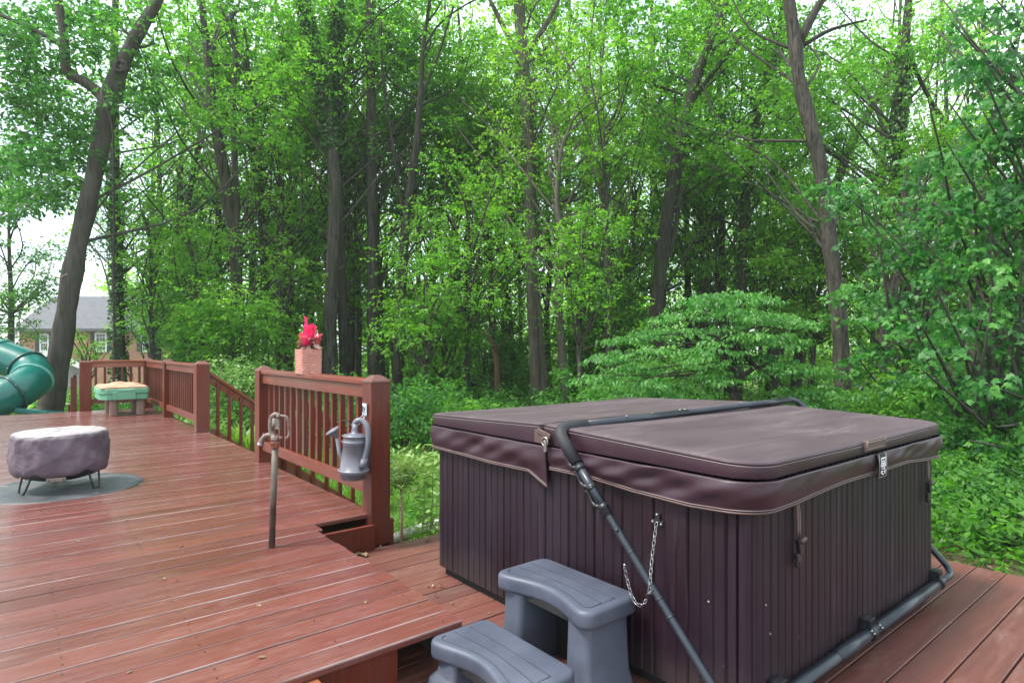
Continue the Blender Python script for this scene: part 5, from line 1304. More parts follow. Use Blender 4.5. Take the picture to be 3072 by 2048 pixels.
tree('ivy_tree', 'stout ivy topped trunk rising behind the pink flower pot', 17.5, [[(985, 1260, 60), (990, 1100, 52), (993, 900, 46), (1000, 720, 44), (1005, 560, 44), (990, 380, 36), (965, 240, 34), (935, 130, 32), (915, 30, 28), (900, -100, 22)]], 'bark', [(6.0, 13.2, 2.6, 22, 320, 2.5, .42)], ivy=(7, 13, 2200), leafm=L)
tree('ivy_tree', 'upright ivy wrapped trunk just right of the stout one', 18, [[(1036, 1240, 38), (1030, 1000, 33), (1025, 800, 31), (1020, 620, 30), (1012, 400, 30), (1010, 200, 28), (1010, 0, 24), (1008, -120, 18)]], 'bark_dark', [(6, 13.2, 2.8, 22, 320, 2, .4)], ivy=(6, 15, 2200), leafm=L)
tree('straight_tree', 'straight grey trunk left of the near railing post', 18.5, [[(1122, 1260, 48), (1120, 1100, 42), (1118, 850, 38), (1115, 600, 36), (1113, 380, 32), (1112, 180, 30), (1110, 0, 26), (1108, -150, 20)]], 'bark', [(6.5, 13.2, 3.2, 30, 300, 2, .5)], leafm=L)
tree('dark_tree', 'dark furrowed trunk rising right behind the near railing post', 17.5, [[(1176, 1290, 48), (1192, 1130, 40), (1200, 980, 38), (1208, 850, 34), (1215, 700, 32), (1232, 560, 28), (1250, 430, 24), (1262, 280, 20), (1268, 150, 14), (1290, 0, 10)], [(1212, 740, 14), (1270, 690, 12), (1330, 640, 9)], [(1262, 300, 12), (1320, 150, 9), (1360, 20, 7)], [(1208, 640, 12), (1180, 440, 10), (1150, 250, 9), (1142, 60, 7)]], 'bark_dark', [(6, 13.2, 2.8, 24, 300, 2, .5)], leafm=L)
tree('twin_trunk_tree', 'pale double trunk standing behind the far edge of the hot tub cover', 18, [[(1612, 1260, 44), (1608, 1150, 40), (1602, 1000, 38), (1594, 850, 38), (1592, 650, 40), (1590, 480, 40), (1580, 330, 40), (1570, 180, 38), (1560, 60, 38), (1555, -80, 32)], [(1638, 1230, 32), (1626, 1080, 30), (1614, 920, 24), (1600, 800, 18)], [(1572, 210, 24), (1520, 100, 18), (1470, 0, 14)], [(1582, 160, 20), (1640, 70, 17), (1690, -30, 13)]], 'bark_grey', [(5.5, 13.2, 3.4, 40, 300, 1.5, .5)], ivy=(5, 10, 500), leafm='leaf_yel')
tree('crooked_tree', 'slim grey crooked trunk with a wide twiggy top above the hot tub', 16.5, [[(1694, 1260, 34), (1690, 1150, 30), (1682, 1000, 26), (1673, 900, 26), (1680, 780, 26), (1690, 720, 22), (1672, 630, 18), (1675, 520, 16), (1690, 430, 13), (1722, 382, 9), (1790, 330, 6)], [(1688, 440, 8), (1660, 370, 6), (1600, 330, 4)], [(1700, 420, 7), (1740, 300, 5), (1800, 240, 3)], [(1682, 780, 10), (1760, 770, 8), (1830, 800, 6), (1850, 880, 4)]], 'bark_grey', [(4.2, 9.2, 2.2, 26, 260, 0.8, .75)], leafm='leaf_yel', size=.13)
tree('dark_tree', 'heavy dark trunk leaning right above the pale layered dogwood', 17, [[(1960, 1240, 60), (1965, 1080, 56), (1972, 940, 52), (1985, 780, 48), (2005, 620, 46), (2035, 450, 42), (2065, 320, 38), (2105, 190, 32), (2150, 80, 28), (2190, -20, 24), (2230, -140, 18)], [(2085, 290, 18), (2160, 190, 14), (2230, 100, 12), (2280, 20, 9)], [(1988, 800, 26), (2018, 720, 22), (2036, 620, 16), (2040, 500, 12)]], 'bark_dark', [(6.0, 13.2, 3.2, 34, 300, 1.5, .40)], leafm=L)
tree('ivy_tree', 'thin ivy clad trunk standing right behind the dogwood top', 18.5, [[(2212, 1240, 38), (2216, 1080, 36), (2225, 850, 34), (2232, 650, 34), (2245, 500, 36), (2270, 350, 36), (2300, 250, 30), (2335, 120, 26), (2350, 0, 20)]], 'bark_dark', [(6, 13.2, 3.0, 26, 300, 2, .5)], ivy=(3, 11, 1500), leafm=L)
tree('tall_tree', 'tall bare dark trunk with a forked top behind the right side of the hot tub', 14, [[(2536, 1340, 76), (2530, 1230, 66), (2525, 1100, 62), (2515, 950, 58), (2500, 800, 56), (2480, 640, 54), (2460, 500, 52), (2430, 370, 50), (2400, 250, 46), (2385, 120, 48), (2370, 20, 44), (2355, -120, 36)], [(2400, 120, 36), (2440, 40, 30), (2490, -40, 26), (2540, -150, 20)], [(2412, 135, 18), (2480, 95, 14), (2540, 75, 10), (2600, 60, 6)]], 'bark', [(6.2, 10.5, 2.4, 26, 260, 1.8, .45)], leafm=L, size=.13)
tree('ivy_tree', 'dark ivy hung trunk at the upper right with a curving vine limb', 17, [[(2738, 1300, 48), (2728, 1000, 44), (2712, 700, 40), (2695, 500, 36), (2700, 350, 34), (2712, 180, 32), (2725, 20, 30), (2735, -120, 24)], [(2735, 180, 16), (2770, 260, 16), (2810, 330, 16), (2850, 375, 16), (2920, 385, 14), (3000, 370, 10)]], 'bark_dark', [(4.6, 11, 2.6, 26, 280, 1.2, .48)], ivy=(3, 10, 1800), leafm=L, size=.14)
tree('short_visible_tree', 'thick brown trunk half hidden by leaves right of the hot tub cover', 15, [[(2630, 1330, 54), (2636, 1220, 48), (2642, 1120, 46), (2655, 1000, 42), (2670, 930, 40), (2690, 800, 34), (2705, 660, 26), (2720, 500, 18)]], 'bark', [(4, 8, 2.0, 16, 260, .8, .5)], leafm=L, size=.13)
tree('leaning_dark_tree', 'dark leaning trunk crossing behind the tall bare tree', 22, [[(2380, 1220, 44), (2425, 900, 40), (2480, 640, 36), (2560, 420, 32), (2600, 350, 30), (2650, 250, 26), (2690, 160, 20), (2740, 30, 14)]], 'bark_dark', [(6, 13.2, 3, 26, 300, 1.5, .45)], leafm=L)
tree('dead_snag', 'bent bare reddish snag behind the far left corner of the hot tub', 19, [[(1492, 1260, 22), (1492, 1150, 24), (1491, 1100, 23), (1486, 1070, 18), (1478, 1030, 16), (1462, 1003, 14), (1448, 992, 11)]], 'bark_red', None)
for (lb, D, pth, bk) in (('slim dark trunk right behind the pale double trunk', 24, [(1648, 1250, 22), (1646, 1100, 20), (1640, 950, 18), (1650, 800, 16), (1640, 600, 12)], 'bark_dark'),
                         ('shaded trunk between the crooked tree and the dogwood', 27, [(1778, 1250, 44), (1775, 1100, 42), (1770, 900, 38), (1768, 700, 32), (1765, 500, 26), (1760, 200, 18)], 'bark_dark'),
                         ('thin dark sapling trunk left of the reddish snag', 22, [(1378, 1250, 20), (1376, 1100, 18), (1374, 980, 14), (1380, 850, 10), (1372, 700, 8)], 'bark_dark'),
                         ('mossy greyish trunk half hidden left of the thin sapling', 27, [(1335, 1250, 44), (1345, 1120, 40), (1352, 980, 36), (1360, 800, 30), (1372, 500, 24), (1380, 200, 16)], 'bark_grey'),
                         ('grey slim trunk rising left of the straight grey one', 29, [(1075, 1240, 24), (1072, 900, 22), (1080, 600, 20), (1092, 300, 18), (1100, 0, 12)], 'bark_grey'),
                         ('dark trunk half hidden behind the far railing corner', 23, [(528, 1250, 40), (540, 1150, 36), (548, 900, 30), (560, 640, 22), (600, 400, 14)], 'bark_dark'),
                         ('red brown leaning trunk left of the bending dark one', 30, [(985, 1240, 26), (940, 700, 26), (905, 540, 22), (890, 420, 14)], 'bark_red'),
                         ('thin straight trunk far above the middle of the hot tub', 28, [(1955, 1240, 26), (1960, 900, 24), (1962, 500, 20), (1958, 150, 15), (1952, -60, 10)], 'bark_dark'),
                         ('slim trunk between the ivy clad one and the tall bare tree', 26, [(2340, 1240, 24), (2350, 950, 20), (2385, 700, 18), (2400, 500, 12)], 'bark')):
    tree('slender_tree', lb, D, [pth], bk, [(5.5, 13.2, 3.0, 22, 300, 1.5, rs.uniform(.35, .6))], leafm=L if rs.rand() < .6 else 'leaf_yel')

# -- understory trees: thin stems carrying flat layered sprays in front of the trunks
def understory(label, px, py0, py1, wpx, D, k, n, leafm, size, tint, shape=T_DIAM, wr=.55, rad=(.5, 1.15), flat=.55, name='understory_tree', stems=1, droop=.2, zmin=None, bk='bark', seedoff=0):
    b = atD(px, HY + 60, D); g = gz(b[0], b[1]); b[2] = g
    t = thing(name, label, 'tree', b)
    C = []
    for _ in range(k):
        u = rs.uniform(0, 1); yy = py0 + (py1 - py0) * u
        ww = wpx * (0.35 + 0.65 * math.sin(math.pi * (0.12 + 0.80 * u)))
        p = atD(px + rs.uniform(-1, 1) * ww, yy, D) + FWD * rs.uniform(-1.0, 1.0) * wpx * D / F * .8
        C.append(p)
    C = np.array(C)
    top = C[:, 2].max(); m = MB(); tops = []
    for s_ in range(stems):
        e = np.array([b[0], b[1], g + (top - g) * .9]) + RGT * rs.uniform(-.5, .5) * (s_ + .4) + FWD * rs.uniform(-.3, .3)
        P = catmull([b + np.array([0, 0, -.1]) + RGT * .06 * s_, b * .6 + e * .4 + RGT * rs.uniform(-.2, .2), b * .3 + e * .7, e], 5)
        h = top - g; m.tube(P, np.linspace(0.022 + .012 * h, .012, len(P)), 8); tops.append(P)
    m.build('trunk', M[bk], t)
    P = tops[0]; zs = P[:, 2]
    def base(z): return (np.interp(z, zs, P[:, 0]), np.interp(z, zs, P[:, 1]))
    lm = MB(); limbs(lm, C, base, zs[-1], g + .35 * (top - g) if zmin is None else g + zmin, .035, .8); lm.build('twigs', M[bk], t)
    pr = spray_leaves(C, rs.uniform(*rad, len(C)), flat, n, size, np.clip(rs.normal(tint, .14, len(C)), 0, 1), droop)
    leaf_object('crown', *pr[:4], M[leafm], t, wr=wr, tint=pr[4], shape=shape)
    return t
understory('bright green understory tree in front of the trunks left of the hot tub', 1400, 500, 990, 150, 16, 36, 170, 'leaf', .11, .62, rad=(.5, 1.1))
understory('airy fresh green tree just right of the pink flowers', 1040, 720, 940, 70, 20, 26, 130, 'leaf_yel', .10, .40, rad=(.4, 1.0))
understory('airy sunny tree between the railing post and the hot tub corner', 1270, 760, 1020, 110, 15, 26, 130, 'leaf', .10, .68, rad=(.4, 1.0))
understory('light leaved thin tree right of the crooked trunk', 1760, 620, 960, 110, 15, 30, 130, 'leaf', .10, .65, rad=(.4, 1.0))
understory('sunny thin tree left of the dark leaning trunk', 1890, 480, 800, 90, 21, 26, 130, 'leaf_yel', .10, .42, rad=(.4, 1.0))
understory('thin fresh green tree left of the tall bare trunk', 2330, 560, 900, 90, 19, 28, 130, 'leaf', .10, .66, rad=(.4, 1.0))
understory('light green thin tree left of the twin stem trunk', 610, 640, 980, 80, 16, 26, 130, 'leaf', .11, .62, rad=(.4, 1.0))
understory('high leafy thin tree between the ivy trunks and the dark furrowed trunk', 1070, 380, 700, 90, 21, 28, 120, 'leaf_yel', .11, .38, rad=(.4, 1.1))
understory('airy light tree between the ivy clad trunk and the slim dark trunks', 470, 560, 960, 60, 18, 24, 110, 'leaf_yel', .11, .42, rad=(.4, 1.0))
understory('sunny airy sapling just left of the pink flowers', 850, 760, 1080, 70, 17, 24, 110, 'leaf_yel', .11, .45, rad=(.4, 1.0))
understory('airy bright tree between the twin stem trunk and the ivy trunks', 850, 420, 740, 80, 18, 26, 110, 'leaf', .11, .7, rad=(.4, 1.0))
understory('airy sunny sapling above the far left hot tub corner', 1340, 900, 1130, 80, 16, 24, 110, 'leaf_yel', .10, .45, rad=(.4, 1.0))
understory('airy bright tree in front of the dark leaning trunk foot', 1900, 760, 1010, 80, 20, 26, 110, 'leaf_yel', .10, .42, rad=(.4, 1.0))
understory('airy bright tree above the dogwood right side', 2150, 560, 850, 90, 20, 26, 110, 'leaf', .10, .7, rad=(.4, 1.0))
understory('high sunny thin tree right of the pale double trunk', 1830, 200, 520, 120, 16, 28, 120, 'leaf_yel', .11, .4, rad=(.4, 1.1))

understory('leafy young tree with layered sprays above the near railing post', 1190, 720, 1010, 170, 27, 32, 200, 'leaf', .13, .55)
understory('small bright tree left of the pink flower pot', 860, 640, 1000, 120, 26, 34, 200, 'leaf', .13, .55)
understory('pale leaved bush tree between the railing gap and the flower pot', 700, 880, 1110, 100, 15, 30, 240, 'leaf', .09, .7)
understory('green sapling growing behind the orange sloping handrail', 600, 900, 1080, 100, 19, 28, 240, 'leaf_dark', .12, .7)
understory('young bright tree between the leaning trunk and the ivy clad trunk', 250, 975, 1085, 50, 22, 9, 70, 'leaf_yel', .12, .4, rad=(.3, .6))
understory('dark needled young tree beside the brick house chimney', 530, 760, 1010, 80, 20, 28, 220, 'leaf_dark', .10, .3, flat=.3)
understory('round leafy tree at the far left edge above the slide', 30, 440, 1010, 150, 26, 52, 220, 'leaf_dark', .15, .5)
understory('yellow green sapling beside the reddish snag', 1440, 1010, 1200, 170, 21, 40, 240, 'leaf_dark', .12, .55)
understory('shaded leafy tree behind the middle of the hot tub', 1800, 880, 1180, 150, 19, 46, 240, 'leaf', .12, .35)
understory('tall leafy understory tree above the crooked trunk', 1480, 360, 640, 180, 22, 46, 260, 'leaf', .14, .5)
understory('light green tree behind the tall bare trunk', 2420, 620, 1000, 160, 18, 50, 250, 'leaf_yel', .13, .4)
understory('yellow green bushes tree seen through the gap right of the hot tub', 2760, 950, 1260, 180, 17, 50, 240, 'leaf_yel', .13, .55)
understory('dense green tree filling the middle right canopy', 2100, 300, 620, 150, 22, 44, 260, 'leaf', .15, .4)

understory('lacy mid green tree rising left of the dark furrowed trunk', 1060, 620, 1090, 130, 28, 40, 200, 'leaf', .14, .5)
understory('broad low tree spreading above the near railing post', 1270, 850, 1120, 180, 27, 36, 200, 'leaf', .14, .42)
understory('feathery tree behind the red snag', 1500, 700, 1120, 150, 27, 46, 230, 'leaf_yel', .16, .4)
understory('dim layered tree under the dark leaning trunk', 1880, 640, 1000, 160, 24, 46, 230, 'leaf_dark', .15, .7)
understory('fresh green tree in the gap above the dogwood', 2110, 640, 960, 150, 25, 46, 230, 'leaf', .15, .55)
understory('tall fresh green tree between the ivy trunk and the tall bare trunk', 2340, 480, 900, 130, 24, 46, 230, 'leaf_yel', .15, .35)
understory('light crowned tree above the pink flowers', 900, 560, 960, 140, 27, 46, 230, 'leaf', .16, .55)
understory('soft green tree left of the twin stem tree', 610, 520, 1000, 100, 27, 40, 230, 'leaf', .16, .5)
understory('yellow green tree high above the right end of the hot tub', 2860, 380, 900, 160, 16, 52, 230, 'leaf_yel', .12, .45)

understory('airy leafy tree hanging before the right end of the brick house', 445, 860, 1010, 60, 22, 18, 130, 'leaf', .12, .4, rad=(.4, .9))

# -- the layered dogwood behind the hot tub
def dogwood():
    D = 9.6; b = atD(2195, 1180, D); g = gz(b[0], b[1]); b[2] = g
    t = thing('dogwood', 'pale green dogwood with flat tiers of drooping leaves behind the hot tub', 'tree', b)
    m = MB(); fork = atD(2205, 1175, D)
    m.tube(catmull([b - np.array([0, 0, .1]), b * .5 + fork * .5, fork], 4), np.linspace(.10, .075, 9), 9)
    for pts in (((2205, 1175, 26), (2225, 1130, 22), (2262, 1100, 16), (2230, 1060, 13), (2190, 1020, 10), (2185, 950, 7)), ((2205, 1175, 22), (2180, 1150, 18), (2140, 1140, 12), (2060, 1125, 8), (1980, 1130, 5)), ((2262, 1105, 12), (2320, 1090, 9), (2400, 1080, 6)), ((2200, 1025, 8), (2100, 1000, 6), (1980, 1005, 4)), ((2190, 1010, 7), (2280, 980, 5), (2360, 990, 4)), ((2215, 1150, 12), (2190, 1090, 10), (2150, 1050, 7), (2080, 1060, 5))):
        P, q = px_path(pts, D); m.tube(catmull(np.c_[P, q], 4)[:, :3], catmull(np.c_[P, q], 4)[:, 3], 7)
    m.build('trunk', M['bark_dark'], t)
    C = []; Rr = []
    tiers = [(2215, 880, 110), (2180, 930, 190), (2310, 945, 110), (2080, 985, 210), (2290, 1002, 130), (2020, 1040, 200), (2240, 1056, 140), (1950, 1098, 160), (2120, 1112, 80), (2390, 1100, 120), (1900, 1140, 90), (2450, 1160, 120), (2370, 1198, 110), (2040, 1155, 70), (2130, 885, 60)]
    for (px, py, w) in tiers:
        for _ in range(int(w / 11)):
            f = rs.uniform(-1, 1)
            C.append(atD(px + f * w * 1.18, py + 36 * f * f + rs.uniform(-7, 7), D + rs.uniform(-1.0, 1.6))); Rr.append(rs.uniform(.20, .42))
    C = np.array(C)
    lm = MB()
    for c in C[::3]:
        a = atD(2200, 1040 + rs.uniform(-40, 60), D); lm.tube(catmull([a, a * .5 + c * .5 + np.array([0, 0, rs.uniform(-.1, .1)]), c], 4), np.linspace(.014, .004, 9), 5)
    lm.build('twigs', M['bark_dark'], t)
    pr = spray_leaves(C, np.array(Rr), .10, 84, .072, np.clip(rs.normal(.55, .15, len(C)), 0, 1), .5, 1.1, .22)
    pr[1][:, 2] -= .35 * np.linalg.norm(pr[1], axis=1)
    leaf_object('crown', *pr[:4], M['leaf_dog'], t, wr=.55, tint=pr[4], shape=T_OVAL)
dogwood()

# -- near maples on the right
def maple(label, D, pth, sprays, n, size, tint, br=(), leafm='leaf_maple'):
    P, q = px_path(pth, D); g = gz(P[0][0], P[0][1]) - .3
    if P[0][2] > g: P = np.vstack([[P[0][0], P[0][1], g], P]); q = np.r_[q[0] * 1.1, q]
    t = thing('maple_tree', label, 'tree', (P[0][0], P[0][1], g))
    m = MB(); p, r = trunk_mesh(m, P, q, 10); m.build('trunk', M['bark_smooth'], t)
    C = []; Rr = []
    for (px, py, wx, wy, dlo, dhi, k) in sprays:
        for _ in range(k):
            C.append(atD(px + rs.uniform(-1, 1) * wx, py + rs.uniform(-1, 1) * wy, rs.uniform(dlo, dhi))); Rr.append(rs.uniform(.22, .5))
    C = np.array(C); order = np.argsort(p[:, 2]); zs = p[order, 2]
    def base(z): return (np.interp(z, zs, p[order, 0]), np.interp(z, zs, p[order, 1]))
    lm = MB(); limbs(lm, C, base, zs[-1], g + .8, .03, .6); lm.build('twigs', M['bark_smooth'], t)
    pr = spray_leaves(C, np.array(Rr), .38, n, size, np.clip(rs.normal(tint, .16, len(C)), 0, 1), .55, .7)
    leaf_object('crown', *pr[:4], M[leafm], t, wr=.85, tint=pr[4], shape=T_MAPLE)
maple('slim grey maple trunk beside the right end of the lower deck', 7.6, [(3022, 1800, 46), (3012, 1600, 42), (3005, 1450, 40), (2995, 1300, 38), (2990, 1150, 32), (2985, 1000, 26), (2975, 850, 20), (2960, 700, 14), (2950, 560, 9)],
      [(2900, 1000, 190, 60, 6.6, 9, 24), (2880, 1140, 190, 90, 6.8, 9.5, 24), (2960, 860, 150, 90, 6.6, 9, 22), (2930, 1300, 120, 90, 7, 9, 20), (3010, 1440, 70, 40, 6.2, 7.4, 7), (3020, 1560, 60, 30, 5.8, 6.8, 5), (2990, 700, 120, 100, 6.8, 9, 10)], 36, .088, .55)
maple('broad leaved maple reaching in from outside the right edge', 8.4, [(3330, 1800, 60), (3320, 1400, 52), (3300, 1000, 46), (3290, 700, 38), (3260, 400, 28), (3230, 100, 18)],
      [(2980, 560, 170, 90, 7, 10, 26), (3060, 300, 140, 150, 7, 10, 24), (2860, 760, 130, 80, 7.5, 10, 18), (3150, 800, 120, 300, 6.5, 9.5, 34), (3080, 1150, 100, 150, 6.5, 9, 22), (3060, 1380, 90, 90, 6.2, 8, 14), (2980, 130, 150, 110, 8, 11, 18), (3200, 300, 150, 260, 7, 10, 24)], 62, .092, .5)
maple('young maple with large flat leaves left of the broad leaved one', 10.5, [(2760, 1420, 24), (2762, 1200, 22), (2755, 1000, 18), (2740, 800, 12), (2720, 620, 8)],
      [(2700, 640, 110, 50, 9.5, 12, 10), (2760, 760, 130, 70, 9.5, 12, 13), (2640, 900, 90, 60, 10, 12, 9), (2760, 960, 120, 80, 9.5, 12, 11), (2640, 1080, 90, 60, 10, 12, 7), (2880, 520, 120, 80, 10, 12, 10), (2520, 590, 80, 40, 10.5, 12, 7)], 60, .095, .62)
maple('thin dark sapling beside the grey maple trunk', 8.6, [(2945, 1720, 18), (2940, 1500, 16), (2935, 1350, 15), (2942, 1200, 12), (2950, 1050, 8)],
      [(2900, 1330, 90, 60, 8, 10, 12), (2870, 1450, 80, 60, 8.5, 10, 12)], 44, .10, .45)

# -- shrubs
def shrub(label, c, rad, h, n, leafm, size, tint, shape=T_DIAM, wr=.6, k=26, name='shrub'):
    c = np.array(c, float); t = thing(name, label, 'shrub', c)
    a = rs.uniform(0, 6.28, k); q = rad * np.sqrt(rs.uniform(0.02, 1, k)); u = rs.uniform(0.12, 1, k)
    C = c + np.stack([q * np.cos(a), q * np.sin(a), h * u * (1 - .45 * (q / rad) ** 2)], 1)
    m = MB()
    for p in C[::2]: m.tube(catmull([c + (p - c) * np.array([.1, .1, 0]), c + (p - c) * np.array([.45, .45, .6]), p], 3), np.linspace(.014, .004, 7), 5)
    m.build('stems', M['bark_dark'], t)
    pr = spray_leaves(C, rs.uniform(.22, .45, k) * max(rad, h) * .62, .7, max(8, n // k), size, np.clip(rs.normal(tint, .16, k), 0, 1), .25, .5)
    leaf_object('foliage', *pr[:4], M[leafm], t, wr=wr, tint=pr[4], shape=shape)
def onground(px, D): p = atD(px, 1100, D); p[2] = gz(p[0], p[1]); return p
for lb, px, D, rad, h, n, lm_, sz, ti in (
        ('dark green shrub beside the near railing post at the lawn edge', 1215, 11.3, 1.0, 1.7, 3400, 'leaf_dark', .085, .35),
        ('dark low shrub between the near railing post and the hot tub', 1300, 12.5, 1.1, 1.4, 2800, 'leaf', .09, .4),
        ('dense shrub behind the far left hot tub corner', 1420, 14.5, 1.3, 1.2, 2400, 'leaf_dark', .10, .5),
        ('shrub in the shade behind the near railing balusters', 1090, 11.5, 1.0, 1.5, 2800, 'leaf_dark', .085, .4),
        ('dark bush behind the railing under the pink flower pot', 950, 12.0, 1.0, 1.5, 2800, 'leaf', .085, .35),
        ('pale flecked shrub behind the orange sloping handrail', 690, 13.0, 0.95, 2.0, 5200, 'leaf_lime', .075, .30),
        ('green shrub between the two sloping handrails', 780, 13.5, 1.0, 1.7, 4200, 'leaf_dark', .085, .6),
        ('dark shrub under the ivy clad trunk behind the corner railing', 330, 17, 1.3, 0.8, 3000, 'leaf_dark', .10, .35),
        ('dim bush right of the leaning trunk base', 235, 16, 0.9, 0.85, 2600, 'leaf_dark', .10, .3),
        ('leafy bush behind the long side of the corner railing', 490, 16, 1.1, 1.0, 2800, 'leaf_dark', .10, .5),
        ('tall bush at the left edge behind the teal slide', 20, 18, 1.3, 1.3, 3200, 'leaf', .12, .5),
        ('leafy shrub below the dogwood left side', 1880, 12.5, 1.2, 1.6, 4200, 'leaf_dark', .09, .55),
        ('shrub behind the middle of the hot tub cover', 1720, 15, 1.3, 1.5, 3800, 'leaf_dark', .10, .5),
        ('green shrub below the dogwood right side', 2560, 10.5, 1.0, 1.2, 3800, 'leaf', .085, .45),
        ('low thicket shrub right behind the hot tub corner', 2850, 8.2, 0.9, 1.5, 5200, 'leaf_dark', .075, .5),
        ('dark undergrowth shrub at the right edge past the lower deck', 2960, 7.4, 0.9, 1.35, 5200, 'leaf_dark', .07, .45),
        ('bushy shrub outside the right edge of the lower deck', 3120, 7.2, 1.0, 1.2, 3600, 'leaf_maple', .08, .4),
        ('bright bush seen low between the maple trunks', 2790, 13, 1.2, 1.9, 3800, 'leaf_yel', .10, .5),
        ('mid green bush far right between trunks', 2960, 12, 1.2, 2.0, 3800, 'leaf', .10, .6),
        ('shady bush right of the thick half hidden trunk', 2680, 12, 1.0, 1.5, 3400, 'leaf_dark', .09, .6),
        ('low dark bush hugging the far right corner of the hot tub', 2870, 6.4, 0.8, 0.8, 2400, 'leaf_dark', .06, .6),
        ('dark leafy bush at the deck edge below the grey maple trunk', 2990, 5.5, 0.7, 0.5, 1800, 'leaf', .055, .4),
        ('bush with mixed leaves left of the grey maple trunk', 2930, 6.6, 0.6, 1.0, 1800, 'leaf', .06, .3),
        ('dark thicket at the very right edge of the photo', 3100, 5.6, 0.8, 0.7, 2200, 'leaf_dark', .06, .45),
        ('tall bush filling the gap right of the hot tub cover', 2890, 9.4, 1.1, 2.3, 6500, 'leaf', .085, .5),
        ('tall dim bush behind the maple saplings', 3040, 9.0, 1.2, 2.2, 6500, 'leaf_dark', .085, .6),
        ('leafy bush filling the shade left of the dogwood', 1960, 14, 1.2, 2.3, 4200, 'leaf', .10, .45),
        ('deep green thicket behind the pale double trunk', 1580, 29, 2.2, 3.2, 4200, 'leaf_yel', .16, .6),
        ('wide thicket behind the straight grey trunk', 1180, 29, 2.4, 3.4, 4200, 'leaf_yel', .16, .6),
        ('wide green thicket behind the twin stem tree', 720, 27, 2.2, 3.4, 4200, 'leaf', .16, .5),
        ('wide thicket behind the dark leaning trunk', 2020, 27, 2.2, 3.6, 4200, 'leaf', .16, .5),
        ('wide bright thicket behind the tall bare tree', 2430, 25, 2.2, 3.6, 4200, 'leaf_yel', .15, .5)):
    shrub(lb, onground(px, D), rad, h, n, lm_, sz, ti)

